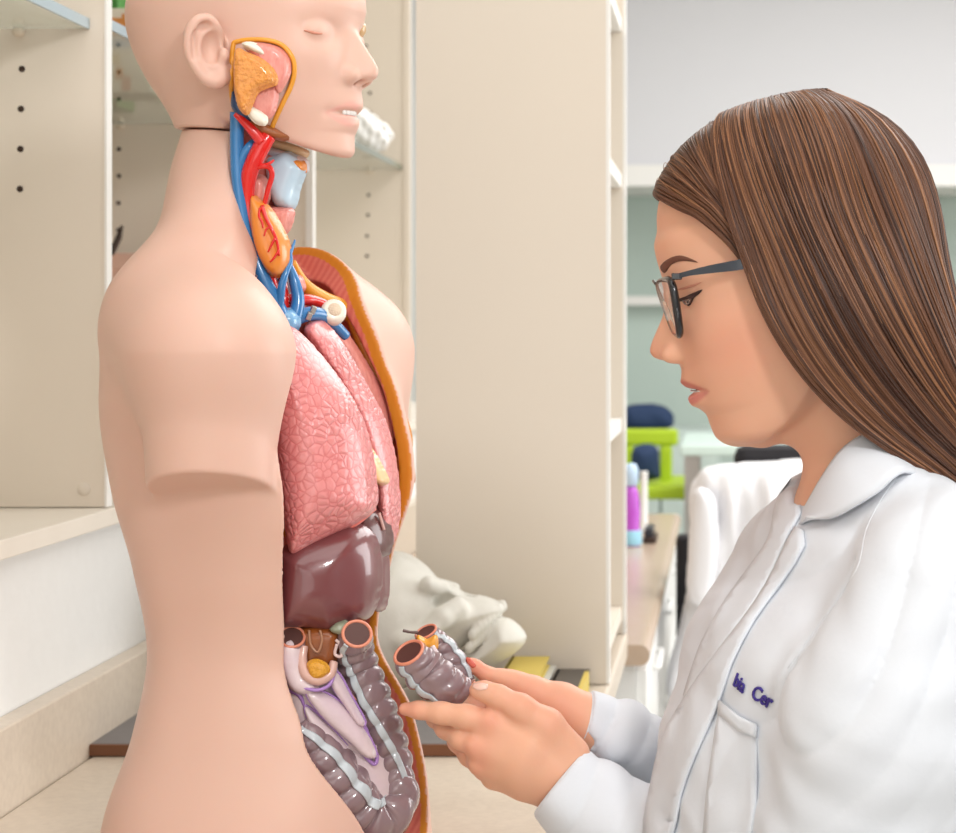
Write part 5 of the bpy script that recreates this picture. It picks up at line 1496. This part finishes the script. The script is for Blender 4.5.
# creases: elbow and arm hole
for A_, B_, r in (((858, 566, -190), (790, 660, -190), 5), ((790, 664, -190), (764, 716, -180), 5), ((768, 765, -140), (800, 782, -200), 3.5), ((690, 812, -40), (740, 850, -90), 5), ((640, 800, -20), (690, 836, -70), 4), ((640, 740, 130), (665, 768, 128), 4), ((600, 792, 70), (618, 816, 56), 3)):
    a_ = U(np.array(A_[:2], float), A_[2]); b_ = U(np.array(B_[:2], float), B_[2])
    G.cone(a_, b_, r, r, 12, 's')
# hollow sleeves at the cuffs and the neck opening
def cutplane(c, ax, rad):
    ax = np.asarray(ax, float); ax /= np.linalg.norm(ax)
    def f(u, v, w):
        x, y, z = u - c[0], v - c[1], w - c[2]
        d = x*ax[0] + y*ax[1] + z*ax[2]
        rr_ = np.sqrt(np.maximum(x*x + y*y + z*z - d*d, 0))
        return np.maximum(-d, rr_ - rad)
    return f
c1 = wn_(561, 782, -6); c2 = wn_(583.5, 720, 54)
ax1 = c1 - wn_(596, 812, -12); ax2 = c2 - wn_(620, 730, 64)
ax1 = ax1/np.linalg.norm(ax1); ax2 = ax2/np.linalg.norm(ax2)
for c, ax, r in ((c1, ax1, 60), (c2, ax2, 48)):
    G.op(cutplane(c, ax, r), c - 70, c + 70, 1.5, 's')
G.cone(c1 + ax1*12, c1 - ax1*22, 37, 35, 3, 's'); G.cone(c2 + ax2*12, c2 - ax2*20, 27, 26, 3, 's')
G.chain([U((838, 430), 0), U((842, 470), -4), U((826, 520), -12)], [60, 57, 24], 6, 's')
coat_mat = dict(rough=.85, sheen=.15, bump=(260, .12, .001))
M_coat = mat('coat_white', srgb(218, 222, 229), noise=(40, .15, srgb(212, 216, 224)), **coat_mat)
coat, Vc, Qc = sculpt('lab_coat', G, WF, person, M_coat, nrel=3)
bvh_coat = bvh_of(WF.world(Vc), Qc)
del G
# cuff hems
for c, ax, r in ((c1, ax1, 41), (c2, ax2, 29)):
    u_ = np.cross(ax, (0, 1, 0)); u_ /= np.linalg.norm(u_); w_ = np.cross(ax, u_)
    th = np.linspace(0, 2*math.pi, 49)
    V, Fs, _ = sweep_np(c - ax*1 + r*(np.cos(th)[:, None]*u_ + np.sin(th)[:, None]*w_), 2.2, 8, False)
    link('cuff', mesh_np('cuff', WF.world(V), [f[:, ::-1] for f in Fs]), coat, M_coat)
# lapels, placket and pocket lie on the coat front
drape('lapel', [(806, 470), (780, 498), (773, 530), (765, 548), (742, 580), (720, 612), (702, 645), (690, 680), (684, 705), (702, 678), (730, 640), (754, 607), (774, 572), (790, 535), (812, 494)], bvh_coat, .003, .0018, coat, M_coat, step=5, smooth=2)
drape('lapel', [(797, 528), (777, 568), (757, 603), (729, 640), (704, 673), (678, 712), (664, 740), (652, 793), (646, 840), (672, 840), (682, 796), (696, 757), (719, 706), (733, 664), (756, 620), (782, 584), (806, 545)], bvh_coat, .0035, .002, coat, M_coat, step=5, smooth=2)
drape('pocket', [(722, 702), (741, 718), (758, 726), (757, 760), (757, 800), (752, 842), (704, 842), (708, 790), (715, 740)], bvh_coat, .0022, .0018, coat, M_coat, step=5, smooth=0)
drape('pocket_hem', [(720, 714), (722, 700), (741, 716), (758, 724), (758, 738), (740, 731)], bvh_coat, .0036, .0016, coat, M_coat, step=5, smooth=0)
# collar: folded band round the neck
def ruled(name, inner, mid, outer, parent, thick=.0022, sub=6):
    A, B, C = (cr(GP(x), sub) for x in (inner, mid, outer))
    n = len(A); R_ = []
    for t in np.linspace(0, 1, 10):
        R_.append((1-t)**2*A + 2*t*(1-t)*(2*B - .5*A - .5*C) + t*t*C)
    V = np.concatenate(R_)
    i, j = np.meshgrid(np.arange(9), np.arange(n-1), indexing='ij'); i = i.ravel(); j = j.ravel()
    Q = np.stack([i*n+j, i*n+j+1, (i+1)*n+j+1, (i+1)*n+j], 1)
    o = link(name, mesh_np(name, WF.world(V), Q), parent, M_coat)
    md = o.modifiers.new('solid', 'SOLIDIFY'); md.thickness = thick; md.offset = 0
    return o
ruled('collar', [(925, 450, 0), (900, 436, -50), (868, 434, -78), (842, 450, -82), (822, 478, -70), (806, 506, -48), (793, 527, -30)],
                [(940, 462, 0), (915, 450, -70), (880, 448, -102), (852, 466, -108), (832, 488, -100), (814, 508, -78), (796, 528, -46)],
                [(955, 490, 0), (940, 486, -100), (905, 472, -140), (878, 492, -146), (852, 508, -136), (830, 518, -116), (806, 516, -84)], coat)
ruled('collar', [(925, 450, 0), (898, 440, 50), (868, 446, 76), (846, 452, 74), (826, 464, 58), (812, 482, 40), (800, 508, 20)],
                [(940, 462, 0), (910, 452, 70), (870, 452, 100), (838, 456, 98), (812, 468, 78), (796, 486, 52), (786, 512, 26)],
                [(955, 490, 0), (935, 490, 100), (890, 482, 140), (845, 478, 134), (806, 480, 104), (780, 500, 70), (773, 528, 36)], coat)
sp = onsurf(bvh_coat, cr([(899, 474), (882, 498), (866, 530), (858, 566), (838, 598), (812, 634), (788, 668)], 8), -.0002)
V, Fs = wtube(sp, .0006, 6); link('sleeve_seam', mesh_np('sleeve_seam', V, Fs), coat, M_coat)
# embroidered name
M_thread = mat('thread_violet', srgb(58, 44, 132), .6)
def embroid(txt, ox, oy, sx, sy, angx, shear):
    cu = bpy.data.curves.new('txt', 'FONT'); cu.body = txt; cu.size = 1; cu.shear = .35; cu.offset = .022; cu.resolution_u = 3
    t = bpy.data.objects.new('txt', cu); COL.objects.link(t)
    dg = bpy.context.evaluated_depsgraph_get(); me0 = bpy.data.meshes.new_from_object(t.evaluated_get(dg))
    bm = bmesh.new(); bm.from_mesh(me0)
    bmesh.ops.triangulate(bm, faces=bm.faces)
    bmesh.ops.subdivide_edges(bm, edges=[e for e in bm.edges if e.calc_length() > .12], cuts=1)
    ca, sa = math.cos(angx), math.sin(angx)
    for v in bm.verts:
        x, y = v.co.x*sx, -v.co.y*sy
        px = ox + x*ca - y*sa*.25; py = oy + x*sa + y
        h = hit(bvh_coat, px, py)
        if h[0] is not None:
            n = h[1] if h[1].dot(ray(px, py)) < 0 else -h[1]
            v.co = h[0] + n*.0012
    me = bpy.data.meshes.new('name_embroidery'); bm.to_mesh(me); bm.free()
    bpy.data.objects.remove(t); bpy.data.curves.remove(cu); bpy.data.meshes.remove(me0)
    o = link('name_embroidery', me, coat, M_thread)
    md = o.modifiers.new('solid', 'SOLIDIFY'); md.thickness = .0009; md.offset = 0
embroid('bia', 734, 685, 11.5, 20, math.radians(40), 0)
embroid('Cer', 751.5, 697, 14.5, 21, math.radians(31), 0)

# ------------------------------------------------------------------ legs, below the picture edge
G = Grid((640, -210, 1080), (1040, 230, 2330), 8.0)
for sg in (-1, 1):
    G.chain([np.array([835 + 20*sg*-1, 95*sg, 1120]), np.array([830, 95*sg, 1650]), np.array([850, 95*sg, 2200])], [108, 78, 58], 20, kk=20)
sculpt('trousers', G, WF, person, mat('trouser_dark', srgb(60, 62, 72), .8))
G = Grid((640, -210, 2180), (960, 230, 2336), 6.0)
for sg in (-1, 1):
    G.chain([np.array([850, 95*sg, 2270]), np.array([780, 97*sg, 2290]), np.array([710, 99*sg, 2304])], [48, 42, 30], 10, kk=20)
    G.cone(np.array([850, 95*sg, 2200]), np.array([852, 95*sg, 2270]), 46, 48, 12)
G.op(lambda u, v, w: w - (VY + CAMZ/WF.s) + 0*u*v, mode='i')
sculpt('shoes', G, WF, person, mat('shoe_white', srgb(226, 226, 224), .6))
# ------------------------------------------------------------------ light
w = bpy.data.worlds.new('world'); SC.world = w; w.use_nodes = True
w.node_tree.nodes['Background'].inputs['Color'].default_value = (1, 1, 1, 1)
w.node_tree.nodes['Background'].inputs['Strength'].default_value = .2
def area(name, loc, target, size, power, col=(1, 1, 1), sy=None):
    l = bpy.data.lights.new(name, 'AREA'); l.energy = power; l.color = col; l.size = size
    if sy: l.shape = 'RECTANGLE'; l.size_y = sy
    o = bpy.data.objects.new(name, l); COL.objects.link(o); o.location = loc
    o.rotation_euler = (Vector(target) - Vector(loc)).to_track_quat('-Z', 'Y').to_euler()
    return o
area('key_softbox', (.85, -.4, 2.25), (-.35, 1.6, 1.2),  .26, 17, (1, .99, .98))
area('ceiling_panel', (.2, .5, 2.85), (.2, .5, 0), 1.8, 17, (1, .99, .98), 1.8)
area('ceiling_panel', (1.0, 3.3, 2.85), (1.0, 3.3, 0), 1.8, 40, (1, .99, .98), 1.8)
area('ceiling_panel', (1.1, 5.2, 2.85), (1.1, 5.2, 0), 2.4, 44, (1, 1, 1), 1.6)
area('front_fill', (-.1, -2.2, 1.6), (-.3, 2, 1.3), 2.2, 18, (1, .99, .98), 1.8)
area('window_light', (2.95, 2.7, 1.6), (-.3, 1.6, 1.2), 1.6, 42, (.97, .985, 1), 1.6)
vs = SC.view_settings
vs.view_transform = 'Standard'; vs.look = 'None'; vs.gamma = 1; vs.use_curve_mapping = False; vs.exposure = 0.12
SC.cycles.max_bounces = 8
